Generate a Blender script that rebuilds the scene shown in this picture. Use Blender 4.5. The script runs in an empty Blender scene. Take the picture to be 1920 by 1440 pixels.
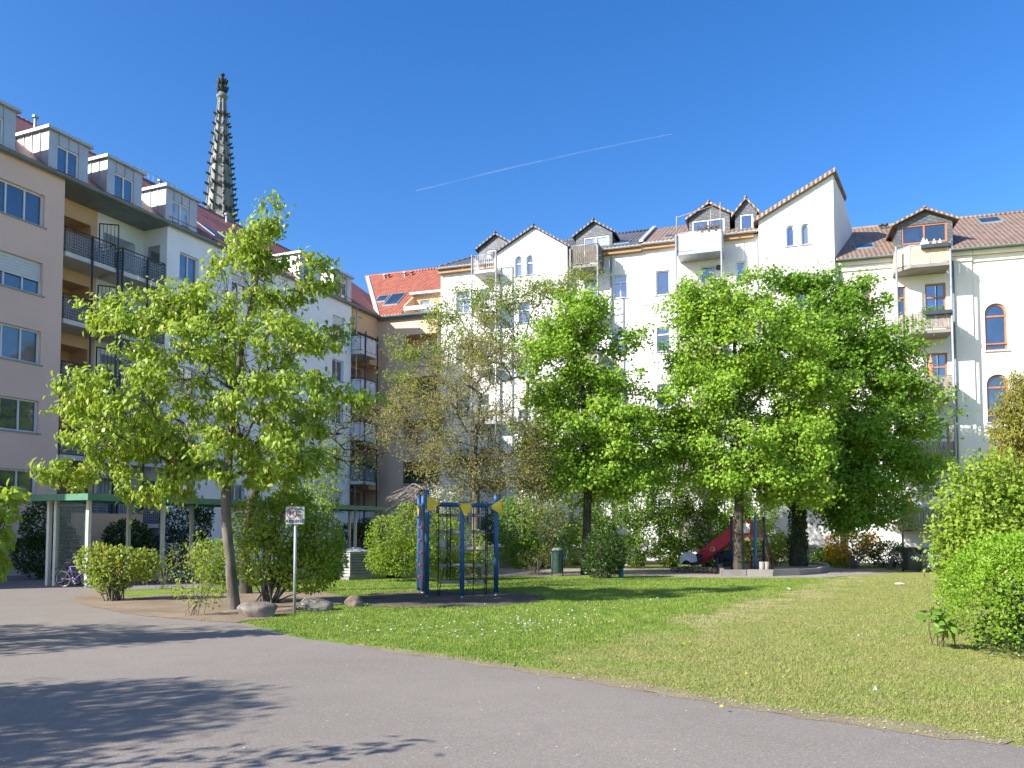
import bpy, bmesh, math, random
import numpy as np
from mathutils import Vector, Matrix

random.seed(7)
RNG = np.random.default_rng(7)
SC = bpy.context.scene
COL = SC.collection
R = math.radians

# ------------------------------------------------------------------ camera
FPX = 1500.0                      # focal length in pixels of a 1920 px wide picture
HOR = 990.0                       # picture row of the horizon
PITCH = math.atan(0.048)
CAM_Z = 1.65
SLOPE = -0.007                    # the lawn falls gently towards the houses
CV = HOR - FPX * math.tan(PITCH)  # principal row
cam_d = bpy.data.cameras.new('camera')
cam = bpy.data.objects.new('camera', cam_d)
COL.objects.link(cam)
SC.camera = cam
cam_d.sensor_fit = 'HORIZONTAL'
cam_d.sensor_width = 36.0
cam_d.lens = 36.0 * FPX / 1920.0
cam_d.shift_y = (CV - 720.0) / 1920.0
cam_d.clip_start = 0.1
cam_d.clip_end = 8000.0
cam.location = (0, 0, CAM_Z)
cam.rotation_euler = (math.pi / 2 + PITCH, 0, 0)

# ------------------------------------------------------------------ light
SUN_AZ = 61.0                     # the way the light travels, clockwise from +Y
SUN_EL = 31.0
world = bpy.data.worlds.new('World')
SC.world = world
world.use_nodes = True
wn = world.node_tree
bg = wn.nodes['Background']
sky = wn.nodes.new('ShaderNodeTexSky')
sky.sky_type = 'NISHITA'
sky.sun_disc = False
sky.sun_elevation = R(SUN_EL)
sky.sun_rotation = R(SUN_AZ + 180.0)
sky.altitude = 100
sky.air_density = 1.0
sky.dust_density = 1.0
sky.ozone_density = 3.0
hs = wn.nodes.new('ShaderNodeHueSaturation')
hs.inputs['Saturation'].default_value = 1.33
hs.inputs['Hue'].default_value = 0.509
wn.links.new(sky.outputs['Color'], hs.inputs['Color'])
wn.links.new(hs.outputs['Color'], bg.inputs['Color'])
bg.inputs['Strength'].default_value = 0.11
sun_d = bpy.data.lights.new('sun', 'SUN')
sun = bpy.data.objects.new('sun', sun_d)
COL.objects.link(sun)
sun_d.energy = 4.5
sun_d.angle = R(0.5)
sun_d.color = (1.0, 0.965, 0.91)
_tr = Vector((math.sin(R(SUN_AZ)) * math.cos(R(SUN_EL)), math.cos(R(SUN_AZ)) * math.cos(R(SUN_EL)), -math.sin(R(SUN_EL))))
sun.rotation_euler = _tr.to_track_quat('-Z', 'Y').to_euler()
sun.location = (-30, -20, 40)
SC.view_settings.view_transform = 'Standard'
SC.view_settings.look = 'None'
SC.view_settings.exposure = 1.18
SC.view_settings.gamma = 1.0
SC.cycles.max_bounces = 6
SC.cycles.transparent_max_bounces = 8

# ------------------------------------------------------------------ survey: picture point -> place
def ray(u, v):
    a = (u - 960.0) / FPX
    b = (CV - v) / FPX
    cp, sp = math.cos(PITCH), math.sin(PITCH)
    return Vector((a, cp - b * sp, sp + b * cp))
def P(u, v, Y):
    d = ray(u, v)
    return Vector((0, 0, CAM_Z)) + d * (Y / d.y)
def gz(x, y):
    return SLOPE * y
def G(u, v):
    d = ray(u, v)
    t = -CAM_Z / (d.z - SLOPE * d.y)
    p = Vector((0, 0, CAM_Z)) + d * t
    p.z = gz(p.x, p.y)
    return p

# ------------------------------------------------------------------ objects
def tag(o, label=None, cat=None, group=None, kind=None):
    if label: o['label'] = label
    if cat: o['category'] = cat
    if group: o['group'] = group
    if kind: o['kind'] = kind
    return o
def empty(name, loc, label=None, cat=None, group=None, rz=0.0):
    o = bpy.data.objects.new(name, None)
    COL.objects.link(o)
    o.location = loc
    o.rotation_euler = (0, 0, rz)
    o.empty_display_size = 0.3
    return tag(o, label, cat, group)
def link(name, me, mats, parent=None):
    o = bpy.data.objects.new(name, me)
    COL.objects.link(o)
    for m in (mats if isinstance(mats, (list, tuple)) else [mats]):
        me.materials.append(m)
    if parent: o.parent = parent
    return o
def copy_tree(o, parent=None):
    c = o.copy()
    COL.objects.link(c)
    c.parent = parent
    for ch in list(o.children):
        copy_tree(ch, c)
    return c

class MB:
    def __init__(self):
        self.v = []; self.f = []; self.mi = []; self.m = 0; self.sm = []
        self.smooth = False
    def poly(self, pts):
        n = len(self.v)
        self.v.extend([tuple(p) for p in pts])
        self.f.append(tuple(range(n, n + len(pts)))); self.mi.append(self.m); self.sm.append(self.smooth)
    def faces(self, vs, fs):
        n = len(self.v)
        self.v.extend([tuple(p) for p in vs])
        for f in fs:
            self.f.append(tuple(i + n for i in f)); self.mi.append(self.m); self.sm.append(self.smooth)
    def box(self, x0, x1, y0, y1, z0, z1):
        vs = [(x, y, z) for z in (z0, z1) for y in (y0, y1) for x in (x0, x1)]
        self.faces(vs, [(0, 2, 3, 1), (4, 5, 7, 6), (0, 1, 5, 4), (2, 6, 7, 3), (0, 4, 6, 2), (1, 3, 7, 5)])
    def bbox(self, x0, x1, y0, y1, z0, z1, b=0.01):
        """box with its edges bevelled by b"""
        bm = bmesh.new()
        bmesh.ops.create_cube(bm, size=1.0)
        for v in bm.verts:
            v.co = Vector(((x0 + x1) / 2 + v.co.x * (x1 - x0), (y0 + y1) / 2 + v.co.y * (y1 - y0), (z0 + z1) / 2 + v.co.z * (z1 - z0)))
        bmesh.ops.bevel(bm, geom=list(bm.edges), offset=b, segments=1, affect='EDGES')
        bm.verts.index_update()
        self.faces([v.co[:] for v in bm.verts], [[v.index for v in f.verts] for f in bm.faces])
        bm.free()
    def prism(self, pts, vec):
        vec = Vector(vec)
        a = [Vector(p) for p in pts]
        b = [p + vec for p in a]
        n = len(a)
        fs = [tuple(range(n - 1, -1, -1)), tuple(range(n, 2 * n))]
        for i in range(n):
            j = (i + 1) % n
            fs.append((i, j, n + j, n + i))
        self.faces(a + b, fs)
    def tube(self, pts, r, n=6, cap=True):
        pts = [Vector(p) for p in pts]
        rs = r if isinstance(r, (list, tuple)) else [r] * len(pts)
        vs = []; fs = []
        prev = None
        for i, p in enumerate(pts):
            d = (pts[min(i + 1, len(pts) - 1)] - pts[max(i - 1, 0)])
            if d.length < 1e-9: d = Vector((0, 0, 1))
            d.normalize()
            if prev is None:
                x = d.orthogonal().normalized()
            else:
                x = prev - d * prev.dot(d)
                x = x.normalized() if x.length > 1e-6 else d.orthogonal().normalized()
            prev = x
            y = d.cross(x)
            for k in range(n):
                a = 2 * math.pi * k / n
                vs.append(p + (x * math.cos(a) + y * math.sin(a)) * rs[i])
        for i in range(len(pts) - 1):
            for k in range(n):
                l = (k + 1) % n
                fs.append((i * n + k, i * n + l, (i + 1) * n + l, (i + 1) * n + k))
        if cap:
            fs.append(tuple(range(n - 1, -1, -1)))
            fs.append(tuple(range((len(pts) - 1) * n, len(pts) * n)))
        s = self.smooth; self.smooth = True
        self.faces(vs, fs); self.smooth = s
    def lathe(self, prof, n=16, c=(0, 0, 0)):
        vs = []; fs = []
        for r, z in prof:
            for k in range(n):
                a = 2 * math.pi * k / n
                vs.append((c[0] + r * math.cos(a), c[1] + r * math.sin(a), c[2] + z))
        for i in range(len(prof) - 1):
            for k in range(n):
                l = (k + 1) % n
                fs.append((i * n + k, i * n + l, (i + 1) * n + l, (i + 1) * n + k))
        fs.append(tuple(range(n - 1, -1, -1)))
        fs.append(tuple(range((len(prof) - 1) * n, len(prof) * n)))
        self.faces(vs, fs)
    def torus(self, c, R_, r, axis='Y', n=20, k=6):
        pts = []
        for i in range(n + 1):
            a = 2 * math.pi * i / n
            if axis == 'Y': pts.append((c[0] + R_ * math.cos(a), c[1], c[2] + R_ * math.sin(a)))
            elif axis == 'Z': pts.append((c[0] + R_ * math.cos(a), c[1] + R_ * math.sin(a), c[2]))
            else: pts.append((c[0], c[1] + R_ * math.cos(a), c[2] + R_ * math.sin(a)))
        self.tube(pts, r, k, cap=False)
    def mesh(self, name):
        me = bpy.data.meshes.new(name)
        me.from_pydata(self.v, [], self.f)
        me.polygons.foreach_set('material_index', self.mi)
        me.polygons.foreach_set('use_smooth', self.sm)
        me.update()
        return me
    def build(self, name, mats, parent=None):
        return link(name, self.mesh(name), mats, parent)

def np_mesh(name, V, F, mats, parent=None, smooth=False):
    """V (n,3), F (m,k): a mesh straight from arrays"""
    me = bpy.data.meshes.new(name)
    n, (m, k) = len(V), F.shape
    me.vertices.add(n); me.loops.add(m * k); me.polygons.add(m)
    me.vertices.foreach_set('co', np.asarray(V, np.float32).ravel())
    me.loops.foreach_set('vertex_index', np.asarray(F, np.int32).ravel())
    me.polygons.foreach_set('loop_start', np.arange(0, m * k, k, dtype=np.int32))
    me.polygons.foreach_set('use_smooth', np.full(m, smooth))
    me.update(calc_edges=True)
    return link(name, me, mats, parent)

# ------------------------------------------------------------------ materials
def nd(nt, t, **kw):
    n = nt.nodes.new(t)
    for k, v in kw.items(): setattr(n, k, v)
    return n
def base_mat(name):
    m = bpy.data.materials.new(name)
    m.use_nodes = True
    nt = m.node_tree
    return m, nt, nt.nodes['Principled BSDF'], nt.nodes['Material Output']
def noise(nt, vec, scale, detail=4, rough=0.6, stretch=None):
    n = nd(nt, 'ShaderNodeTexNoise')
    n.inputs['Scale'].default_value = scale
    n.inputs['Detail'].default_value = detail
    n.inputs['Roughness'].default_value = rough
    if stretch:
        mp = nd(nt, 'ShaderNodeMapping')
        mp.inputs['Scale'].default_value = stretch
        nt.links.new(vec, mp.inputs['Vector'])
        vec = mp.outputs[0]
    nt.links.new(vec, n.inputs['Vector'])
    return n.outputs['Fac']
def mathn(nt, op, a, b=None, clamp=False):
    n = nd(nt, 'ShaderNodeMath', operation=op, use_clamp=clamp)
    for i, x in enumerate((a, b)):
        if x is None: continue
        if isinstance(x, (int, float)): n.inputs[i].default_value = x
        else: nt.links.new(x, n.inputs[i])
    return n.outputs[0]
def smooth(nt, x, lo, hi, a=0.0, b=1.0):
    n = nd(nt, 'ShaderNodeMapRange', interpolation_type='SMOOTHSTEP')
    nt.links.new(x, n.inputs['Value'])
    for k, v in (('From Min', lo), ('From Max', hi), ('To Min', a), ('To Max', b)): n.inputs[k].default_value = v
    return n.outputs['Result']
def mixc(nt, f, a, b, bt='MIX'):
    n = nd(nt, 'ShaderNodeMix', data_type='RGBA', blend_type=bt)
    for i, x in ((0, f), (6, a), (7, b)):
        if isinstance(x, (int, float)): n.inputs[i].default_value = x
        elif isinstance(x, (tuple, list)): n.inputs[i].default_value = (*x[:3], 1)
        else: nt.links.new(x, n.inputs[i])
    return n.outputs[2]
def bump(nt, h, s, d, bs):
    b = nd(nt, 'ShaderNodeBump')
    b.inputs['Strength'].default_value = s
    b.inputs['Distance'].default_value = d
    nt.links.new(h, b.inputs['Height'])
    nt.links.new(b.outputs[0], bs.inputs['Normal'])
def objco(nt):
    return nd(nt, 'ShaderNodeTexCoord').outputs['Object']
def pos(nt):
    return nd(nt, 'ShaderNodeNewGeometry').outputs['Position']

def M(name, col, rough=0.6, var=0.18, scale=3.0, bmp=0.0, bscale=40.0, metal=0.0, spec=0.4, stretch=None, dirt_or_glare=None, dirt_or_glare_amt=0.0):
    m, nt, bs, out = base_mat(name)
    co = objco(nt)
    c = tuple(col)
    dk = tuple(x * (1 - var) for x in c); lt = tuple(min(1, x * (1 + var)) for x in c)
    f = noise(nt, co, scale, 5, 0.6, stretch)
    s = mixc(nt, smooth(nt, f, 0.3, 0.7), dk, lt)
    if dirt_or_glare:
        g = noise(nt, co, scale * 0.7, 6, 0.65, (1, 1, 0.22))
        s = mixc(nt, smooth(nt, g, 0.55, 0.8, 0, dirt_or_glare_amt), s, dirt_or_glare)
    nt.links.new(s, bs.inputs['Base Color'])
    bs.inputs['Roughness'].default_value = rough
    bs.inputs['Metallic'].default_value = metal
    bs.inputs['Specular IOR Level'].default_value = spec
    if bmp: bump(nt, noise(nt, co, bscale, 3), bmp, 0.01, bs)
    return m

def plaster(name, col, stain=(0.45, 0.42, 0.38), amt=0.24):
    m, nt, bs, out = base_mat(name)
    co = objco(nt)
    f = noise(nt, co, 0.35, 5)
    s = mixc(nt, smooth(nt, f, 0.3, 0.7), tuple(x * 0.94 for x in col), tuple(min(.9, x * 1.04) for x in col))
    g = noise(nt, co, 1.1, 6, 0.6, (1.0, 1.0, 0.12))
    s = mixc(nt, smooth(nt, g, 0.55, 0.85, 0, amt), s, stain)
    nt.links.new(s, bs.inputs['Base Color'])
    bs.inputs['Roughness'].default_value = 0.9
    bs.inputs['Specular IOR Level'].default_value = 0.15
    bump(nt, noise(nt, co, 25, 4), 0.25, 0.02, bs)
    return m

def tiles(name, c1, c2, px=0.25, pz=0.22):
    """interlocking roof tiles: rows up the slope, rolls across"""
    m, nt, bs, out = base_mat(name)
    co = objco(nt)
    sp = nd(nt, 'ShaderNodeSeparateXYZ'); nt.links.new(co, sp.inputs[0])
    fx = mathn(nt, 'FRACT', mathn(nt, 'DIVIDE', sp.outputs[0], px))
    zr = mathn(nt, 'DIVIDE', sp.outputs[2], pz)
    fz = mathn(nt, 'FRACT', zr)
    roll = mathn(nt, 'SINE', mathn(nt, 'MULTIPLY', fx, 2 * math.pi))
    h = mathn(nt, 'ADD', mathn(nt, 'MULTIPLY', roll, 0.5), mathn(nt, 'MULTIPLY', fz, -1.2))
    cmb = nd(nt, 'ShaderNodeCombineXYZ')
    nt.links.new(mathn(nt, 'FLOOR', mathn(nt, 'DIVIDE', sp.outputs[0], px)), cmb.inputs[0])
    nt.links.new(mathn(nt, 'FLOOR', zr), cmb.inputs[2])
    wnz = nd(nt, 'ShaderNodeTexWhiteNoise'); nt.links.new(cmb.outputs[0], wnz.inputs[0])
    f = mathn(nt, 'ADD', mathn(nt, 'MULTIPLY', wnz.outputs['Value'], 0.6), mathn(nt, 'MULTIPLY', noise(nt, co, 0.8, 5), 0.5))
    c = mixc(nt, f, c1, c2)
    joint = smooth(nt, fz, 0.86, 0.97, 0, 0.55)
    c = mixc(nt, joint, c, tuple(x * 0.35 for x in c1))
    nt.links.new(c, bs.inputs['Base Color'])
    bs.inputs['Roughness'].default_value = 0.55
    bump(nt, h, 0.8, 0.04, bs)
    return m

def glass(name, tint=(0.03, 0.045, 0.07), refl=0.42, curtain=0.0):
    m, nt, bs, out = base_mat(name)
    co = objco(nt)
    f = noise(nt, co, 0.9, 2)
    c = mixc(nt, smooth(nt, f, 0.45, 0.6), tint, tuple(min(1, x * 1.8 + curtain) for x in tint))
    nt.links.new(c, bs.inputs['Base Color'])
    bs.inputs['Roughness'].default_value = 0.3
    gl = nd(nt, 'ShaderNodeBsdfGlossy'); gl.inputs['Roughness'].default_value = 0.03
    gl.inputs['Color'].default_value = (0.85, 0.92, 1, 1)
    bp = nd(nt, 'ShaderNodeBump'); bp.inputs['Strength'].default_value = 0.04; bp.inputs['Distance'].default_value = 0.02
    nt.links.new(noise(nt, co, 1.6, 1), bp.inputs['Height'])
    nt.links.new(bp.outputs[0], gl.inputs['Normal'])
    mx = nd(nt, 'ShaderNodeMixShader'); mx.inputs[0].default_value = refl
    nt.links.new(bs.outputs[0], mx.inputs[1]); nt.links.new(gl.outputs[0], mx.inputs[2])
    nt.links.new(mx.outputs[0], out.inputs['Surface'])
    return m

def leafm(name, c1, c2, c3=None, trans=0.4, rough=0.45):
    """leaves: each its own shade, light shining through"""
    m, nt, bs, out = base_mat(name)
    rnd = nd(nt, 'ShaderNodeNewGeometry').outputs['Random Per Island']
    c = mixc(nt, rnd, c1, c2)
    if c3:
        c = mixc(nt, smooth(nt, rnd, 0.86, 0.92), c, c3)
    f = noise(nt, pos(nt), 0.9, 3)
    c = mixc(nt, smooth(nt, f, 0.35, 0.7, 0.0, 0.5), c, tuple(x * 0.72 for x in c1))
    nt.links.new(c, bs.inputs['Base Color'])
    bs.inputs['Roughness'].default_value = rough
    bs.inputs['Specular IOR Level'].default_value = 0.25
    tl = nd(nt, 'ShaderNodeBsdfTranslucent')
    tc = mixc(nt, 0.5, c, (c2[0] * 1.5, c2[1] * 1.4, c2[2] * 0.7))
    nt.links.new(tc, tl.inputs['Color'])
    mx = nd(nt, 'ShaderNodeMixShader'); mx.inputs[0].default_value = trans
    nt.links.new(bs.outputs[0], mx.inputs[1]); nt.links.new(tl.outputs[0], mx.inputs[2])
    nt.links.new(mx.outputs[0], out.inputs['Surface'])
    return m

def lawn_colour(nt, blades=False):
    """green lawn on the left, thin dry grass on the right, earth by the path"""
    p = pos(nt)
    sp = nd(nt, 'ShaderNodeSeparateXYZ'); nt.links.new(p, sp.inputs[0])
    d = mathn(nt, 'ADD', mathn(nt, 'ADD', mathn(nt, 'MULTIPLY', sp.outputs[0], 0.853), mathn(nt, 'MULTIPLY', sp.outputs[1], -0.522)), 5.3)
    n1 = noise(nt, p, 0.55, 6); n2 = noise(nt, p, 2.2, 5); n3 = noise(nt, p, 9.0, 3, 0.7); n4 = noise(nt, p, 45.0, 2, 0.7)
    d = mathn(nt, 'ADD', d, mathn(nt, 'MULTIPLY', mathn(nt, 'SUBTRACT', n1, 0.5), 5.0))
    zone = smooth(nt, d, -0.8, 0.9)
    green = mixc(nt, smooth(nt, n2, 0.35, 0.7), (0.18, 0.285, 0.038), (0.275, 0.365, 0.065))
    green = mixc(nt, smooth(nt, n1, 0.5, 0.75, 0, .6), green, (0.30, 0.36, 0.06))
    dry = mixc(nt, smooth(nt, n2, 0.3, 0.7), (0.295, 0.325, 0.085), (0.385, 0.365, 0.13))
    dry = mixc(nt, smooth(nt, n1, 0.52, 0.68, 0, .75), dry, (0.24, 0.345, 0.055))
    dry = mixc(nt, smooth(nt, n3, 0.54, 0.70, 0, .65), dry, (0.33, 0.25, 0.12))
    c = mixc(nt, zone, green, dry)
    worn = mathn(nt, 'MULTIPLY', mathn(nt, 'MULTIPLY', smooth(nt, d, -.3, .5), smooth(nt, d, 1.5, .6)), smooth(nt, n2, .32, .6))
    c = mixc(nt, mathn(nt, 'MULTIPLY', worn, mathn(nt, 'MULTIPLY', smooth(nt, sp.outputs[1], 12, 16), .75)), c, (0.50, 0.42, 0.22))
    if not blades:
        c = mixc(nt, smooth(nt, n4, 0.4, 0.65, 0, .55), c, (0.07, 0.085, 0.022))
    else:
        rnd = nd(nt, 'ShaderNodeNewGeometry').outputs['Random Per Island']
        c = mixc(nt, smooth(nt, rnd, 0.0, 1.0, 0, .5), c, (0.13, 0.20, 0.022))
        c = mixc(nt, smooth(nt, rnd, 0.86, 0.9, 0, .7), c, (0.42, 0.40, 0.18))
    return c

# ------------------------------------------------------------------ ground
def mat_lawn():
    m, nt, bs, out = base_mat('lawn')
    nt.links.new(lawn_colour(nt), bs.inputs['Base Color'])
    bs.inputs['Roughness'].default_value = 0.95
    bs.inputs['Specular IOR Level'].default_value = 0.1
    bump(nt, noise(nt, pos(nt), 30, 4, 0.7), 0.8, 0.05, bs)
    return m
def mat_asphalt():
    m, nt, bs, out = base_mat('asphalt')
    p = pos(nt)
    big = noise(nt, p, 0.22, 5); mid = noise(nt, p, 1.7, 5); fine = noise(nt, p, 95, 2, 0.8); grit = noise(nt, p, 240, 1, 0.5)
    c = mixc(nt, smooth(nt, big, 0.3, 0.7), (0.25, 0.215, 0.18), (0.315, 0.272, 0.228))
    c = mixc(nt, smooth(nt, mid, 0.4, 0.75, 0, .35), c, (0.22, 0.186, 0.152))
    c = mixc(nt, smooth(nt, fine, 0.35, 0.65, 0, .7), c, (0.15, 0.126, 0.103))
    c = mixc(nt, smooth(nt, grit, 0.64, 0.72, 0, .55), c, (0.42, 0.40, 0.37))
    vo = nd(nt, 'ShaderNodeTexVoronoi'); vo.inputs['Scale'].default_value = 3.1; nt.links.new(p, vo.inputs['Vector'])
    c = mixc(nt, smooth(nt, vo.outputs['Distance'], 0.03, 0.045, 0.8, 0), c, (0.6, 0.58, 0.52))
    med = noise(nt, p, 38, 2, 0.7)
    c = mixc(nt, smooth(nt, med, 0.5, 0.72, 0, .5), c, (0.38, 0.34, 0.30))
    c = mixc(nt, smooth(nt, noise(nt, p, 0.6, 6, 0.7, (1, .35, 1)), 0.56, 0.66, 0, .3), c, (0.19, 0.165, 0.145))
    nt.links.new(c, bs.inputs['Base Color'])
    bs.inputs['Roughness'].default_value = 0.85
    bs.inputs['Specular IOR Level'].default_value = 0.25
    bump(nt, mathn(nt, 'ADD', fine, mathn(nt, 'MULTIPLY', grit, 0.6)), 0.6, 0.01, bs)
    return m
def mat_earth(name, c1, c2, c3, sc=1.0):
    m, nt, bs, out = base_mat(name)
    p = pos(nt)
    c = mixc(nt, smooth(nt, noise(nt, p, 0.9 * sc, 5), 0.3, 0.7), c1, c2)
    c = mixc(nt, smooth(nt, noise(nt, p, 24 * sc, 3, 0.8), 0.5, 0.72, 0, .7), c, c3)
    nt.links.new(c, bs.inputs['Base Color'])
    bs.inputs['Roughness'].default_value = 0.95
    bs.inputs['Specular IOR Level'].default_value = 0.1
    bump(nt, noise(nt, p, 28 * sc, 4, 0.75), 0.9, 0.03, bs)
    return m

def gxy(pts):
    return [Vector(G(u, v).xy) for u, v in pts]
def ragged(pts, step=0.35, amp=0.06, closed=True):
    out = []
    n = len(pts)
    for i in range(n if closed else n - 1):
        a, b = pts[i], pts[(i + 1) % n]
        k = max(1, min(200, int((b - a).length / step)))
        t = (b - a); nn = Vector((-t.y, t.x)).normalized() if t.length > 0 else Vector((0, 0))
        for j in range(k):
            p = a + t * (j / k)
            out.append(p + nn * random.uniform(-amp, amp) if j else p)
    return out
def sheet(name, pts, lift, m, label_kind='structure'):
    me = bpy.data.meshes.new(name)
    bm = bmesh.new()
    f = bm.faces.new([bm.verts.new((p.x, p.y, gz(p.x, p.y) + lift)) for p in pts])
    f.normal_update()
    if f.normal.z < 0: f.normal_flip()
    bmesh.ops.triangulate(bm, faces=[f])
    bm.to_mesh(me); bm.free()
    o = link(name, me, m)
    o['kind'] = label_kind
    return o

V2 = lambda x, y: Vector((x, y))
lawn = sheet('lawn_ground', [V2(-500, -60), V2(500, -60), V2(500, 700), V2(-500, 700)], 0.0, mat_lawn())
PATH_EDGE = gxy([(440, 1166), (500, 1180), (560, 1196), (660, 1210), (760, 1226), (880, 1243), (1000, 1262), (1140, 1284), (1290, 1310), (1410, 1329), (1530, 1350), (1720, 1376), (1920, 1402)])
BED_FRONT = gxy([(140, 1124), (160, 1133), (240, 1148), (330, 1158), (440, 1166)])
asphalt_pts = ragged(BED_FRONT[:-1] + PATH_EDGE, 0.25, 0.045, False) + [PATH_EDGE[-1]] + [V2(9, 2.5), V2(12, -20), V2(-45, -20), V2(-45, 46), V2(-12, 46)] + gxy([(560, 1083), (430, 1101), (250, 1106), (190, 1110), (150, 1117)])
sheet('asphalt_path', asphalt_pts, 0.006, mat_asphalt())
m_soil = mat_earth('soil', (0.24, 0.18, 0.125), (0.33, 0.255, 0.18), (0.13, 0.095, 0.065))
sheet('soil_bed', ragged(gxy([(132, 1124), (156, 1135), (238, 1151), (330, 1161), (442, 1169)]) + gxy([(500, 1160), (560, 1146), (640, 1134), (662, 1121), (610, 1112), (500, 1108), (430, 1113), (330, 1114), (250, 1120), (190, 1110), (150, 1117)]), 0.2, 0.07), 0.012, m_soil)
sheet('earth_fringe', ragged([p + V2(-.05, -.03) for p in PATH_EDGE[3:]], .12, .05, False) + ragged([p + V2(.05, .20 + .1 * (i % 3)) for i, p in list(enumerate(PATH_EDGE))[:2:-1]], .12, .11, False), 0.009, mat_earth('fringe_earth', (0.27, 0.215, 0.14), (0.36, 0.30, 0.18), (0.20, 0.23, 0.06), 1.5))
m_bark = mat_earth('bark_mulch', (0.125, 0.098, 0.075), (0.20, 0.155, 0.115), (0.05, 0.04, 0.03), 1.6)
sheet('bark_pad', ragged(gxy([(640, 1130), (660, 1119), (720, 1110), (800, 1107), (900, 1107), (980, 1112), (1035, 1120), (1000, 1130), (900, 1138), (800, 1141), (700, 1139)]), 0.25, 0.1), 0.010, m_bark)
m_gravel = mat_earth('gravel', (0.30, 0.25, 0.20), (0.39, 0.33, 0.265), (0.20, 0.17, 0.135), 1.4)
sheet('gravel_path', ragged(gxy([(860, 1066), (1000, 1064), (1180, 1066), (1290, 1064), (1400, 1063), (1540, 1064), (1680, 1073), (1590, 1080), (1540, 1084), (1400, 1085), (1300, 1083), (1190, 1079), (1000, 1081), (870, 1082)]), 0.4, 0.12), 0.008, m_gravel)
m_humus = mat_earth('planting_soil', (0.07, 0.065, 0.035), (0.12, 0.10, 0.06), (0.05, 0.08, 0.02))
sheet('planting_bed', ragged([Vector(G(690, 1062).xy), Vector(G(860, 1060).xy), Vector(G(1180, 1060).xy), Vector(G(1400, 1058).xy), Vector(G(1560, 1062).xy), Vector(G(1760, 1066).xy), V2(24, 44), V2(-4, 56), V2(-9, 54)], 0.6, 0.2), 0.005, m_humus)

# ------------------------------------------------------------------ building kit
class Facade:
    """a wall line on the plan: local x along it, local y into the house, z up"""
    def __init__(self, o, t):
        self.o = Vector((o[0], o[1], 0)); t = Vector((t[0], t[1], 0)).normalized()
        self.t = t; self.n = Vector((-t.y, t.x, 0))
        self.rz = math.atan2(t.y, t.x)
    def px(self, u, v, y=0.0):
        d = ray(u, v); c = Vector((0, 0, CAM_Z))
        o = self.o + self.n * y
        k = (o - c).dot(self.n) / d.dot(self.n)
        p = c + d * k
        return (p - self.o).dot(self.t), p.z
    def s(self, u, v=800, y=0.0): return self.px(u, v, y)[0]
    def z(self, u, v, y=0.0): return self.px(u, v, y)[1]
    def world(self, s, y, z): return self.o + self.t * s + self.n * y + Vector((0, 0, z))
    def root(self, name, label, cat, group=None):
        return empty(name, self.o, label, cat, group, self.rz)
    def rect(self, u0, v0, u1, v1, y=0.0):
        """opening from its corners in the survey (u0,v0 top left; u1,v1 bottom right)"""
        um, vm = (u0 + u1) / 2, (v0 + v1) / 2
        return dict(s0=self.px(u0, vm, y)[0], s1=self.px(u1, vm, y)[0], z1=self.px(um, v0, y)[1], z0=self.px(um, v1, y)[1])

def outline(o, n=12):
    if not o.get('arch'):
        return [(o['s0'], o['z0']), (o['s1'], o['z0']), (o['s1'], o['z1']), (o['s0'], o['z1'])]
    r = (o['s1'] - o['s0']) / 2; cs = (o['s0'] + o['s1']) / 2
    rise = o.get('rise', r); zc = o['z1'] - rise
    return [(o['s0'], o['z0']), (o['s1'], o['z0'])] + [(cs + r * math.cos(math.pi * i / n), zc + rise * math.sin(math.pi * i / n)) for i in range(n + 1)]

def wall(mb, s0, s1, z0, z1, ops, y=0.0, rec=0.16):
    """a plastered wall face with real openings and their reveals"""
    ops = [o for o in ops if o['s1'] > s0 and o['s0'] < s1]
    ss = sorted({s0, s1} | {min(max(o[k], s0), s1) for o in ops for k in ('s0', 's1')})
    zz = sorted({z0, z1} | {min(max(o[k], z0), z1) for o in ops for k in ('z0', 'z1')})
    for a, b in zip(ss, ss[1:]):
        for c, d in zip(zz, zz[1:]):
            ms, mz = (a + b) / 2, (c + d) / 2
            if b - a < 1e-5 or d - c < 1e-5 or any(o['s0'] < ms < o['s1'] and o['z0'] < mz < o['z1'] for o in ops): continue
            mb.poly([(a, y, c), (b, y, c), (b, y, d), (a, y, d)])
    for o in ops:
        ol = outline(o)
        if o.get('arch'):
            arc = ol[2:]
            for (xa, za), (xb, zb) in zip(arc, arc[1:]):
                mb.poly([(xb, y, zb), (xa, y, za), (xa, y, o['z1']), (xb, y, o['z1'])])
        r = o.get('rec', rec)
        for (xa, za), (xb, zb) in zip(ol, ol[1:] + ol[:1]):
            mb.poly([(xa, y, za), (xa, y + r, za), (xb, y + r, zb), (xb, y, zb)])

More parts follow.
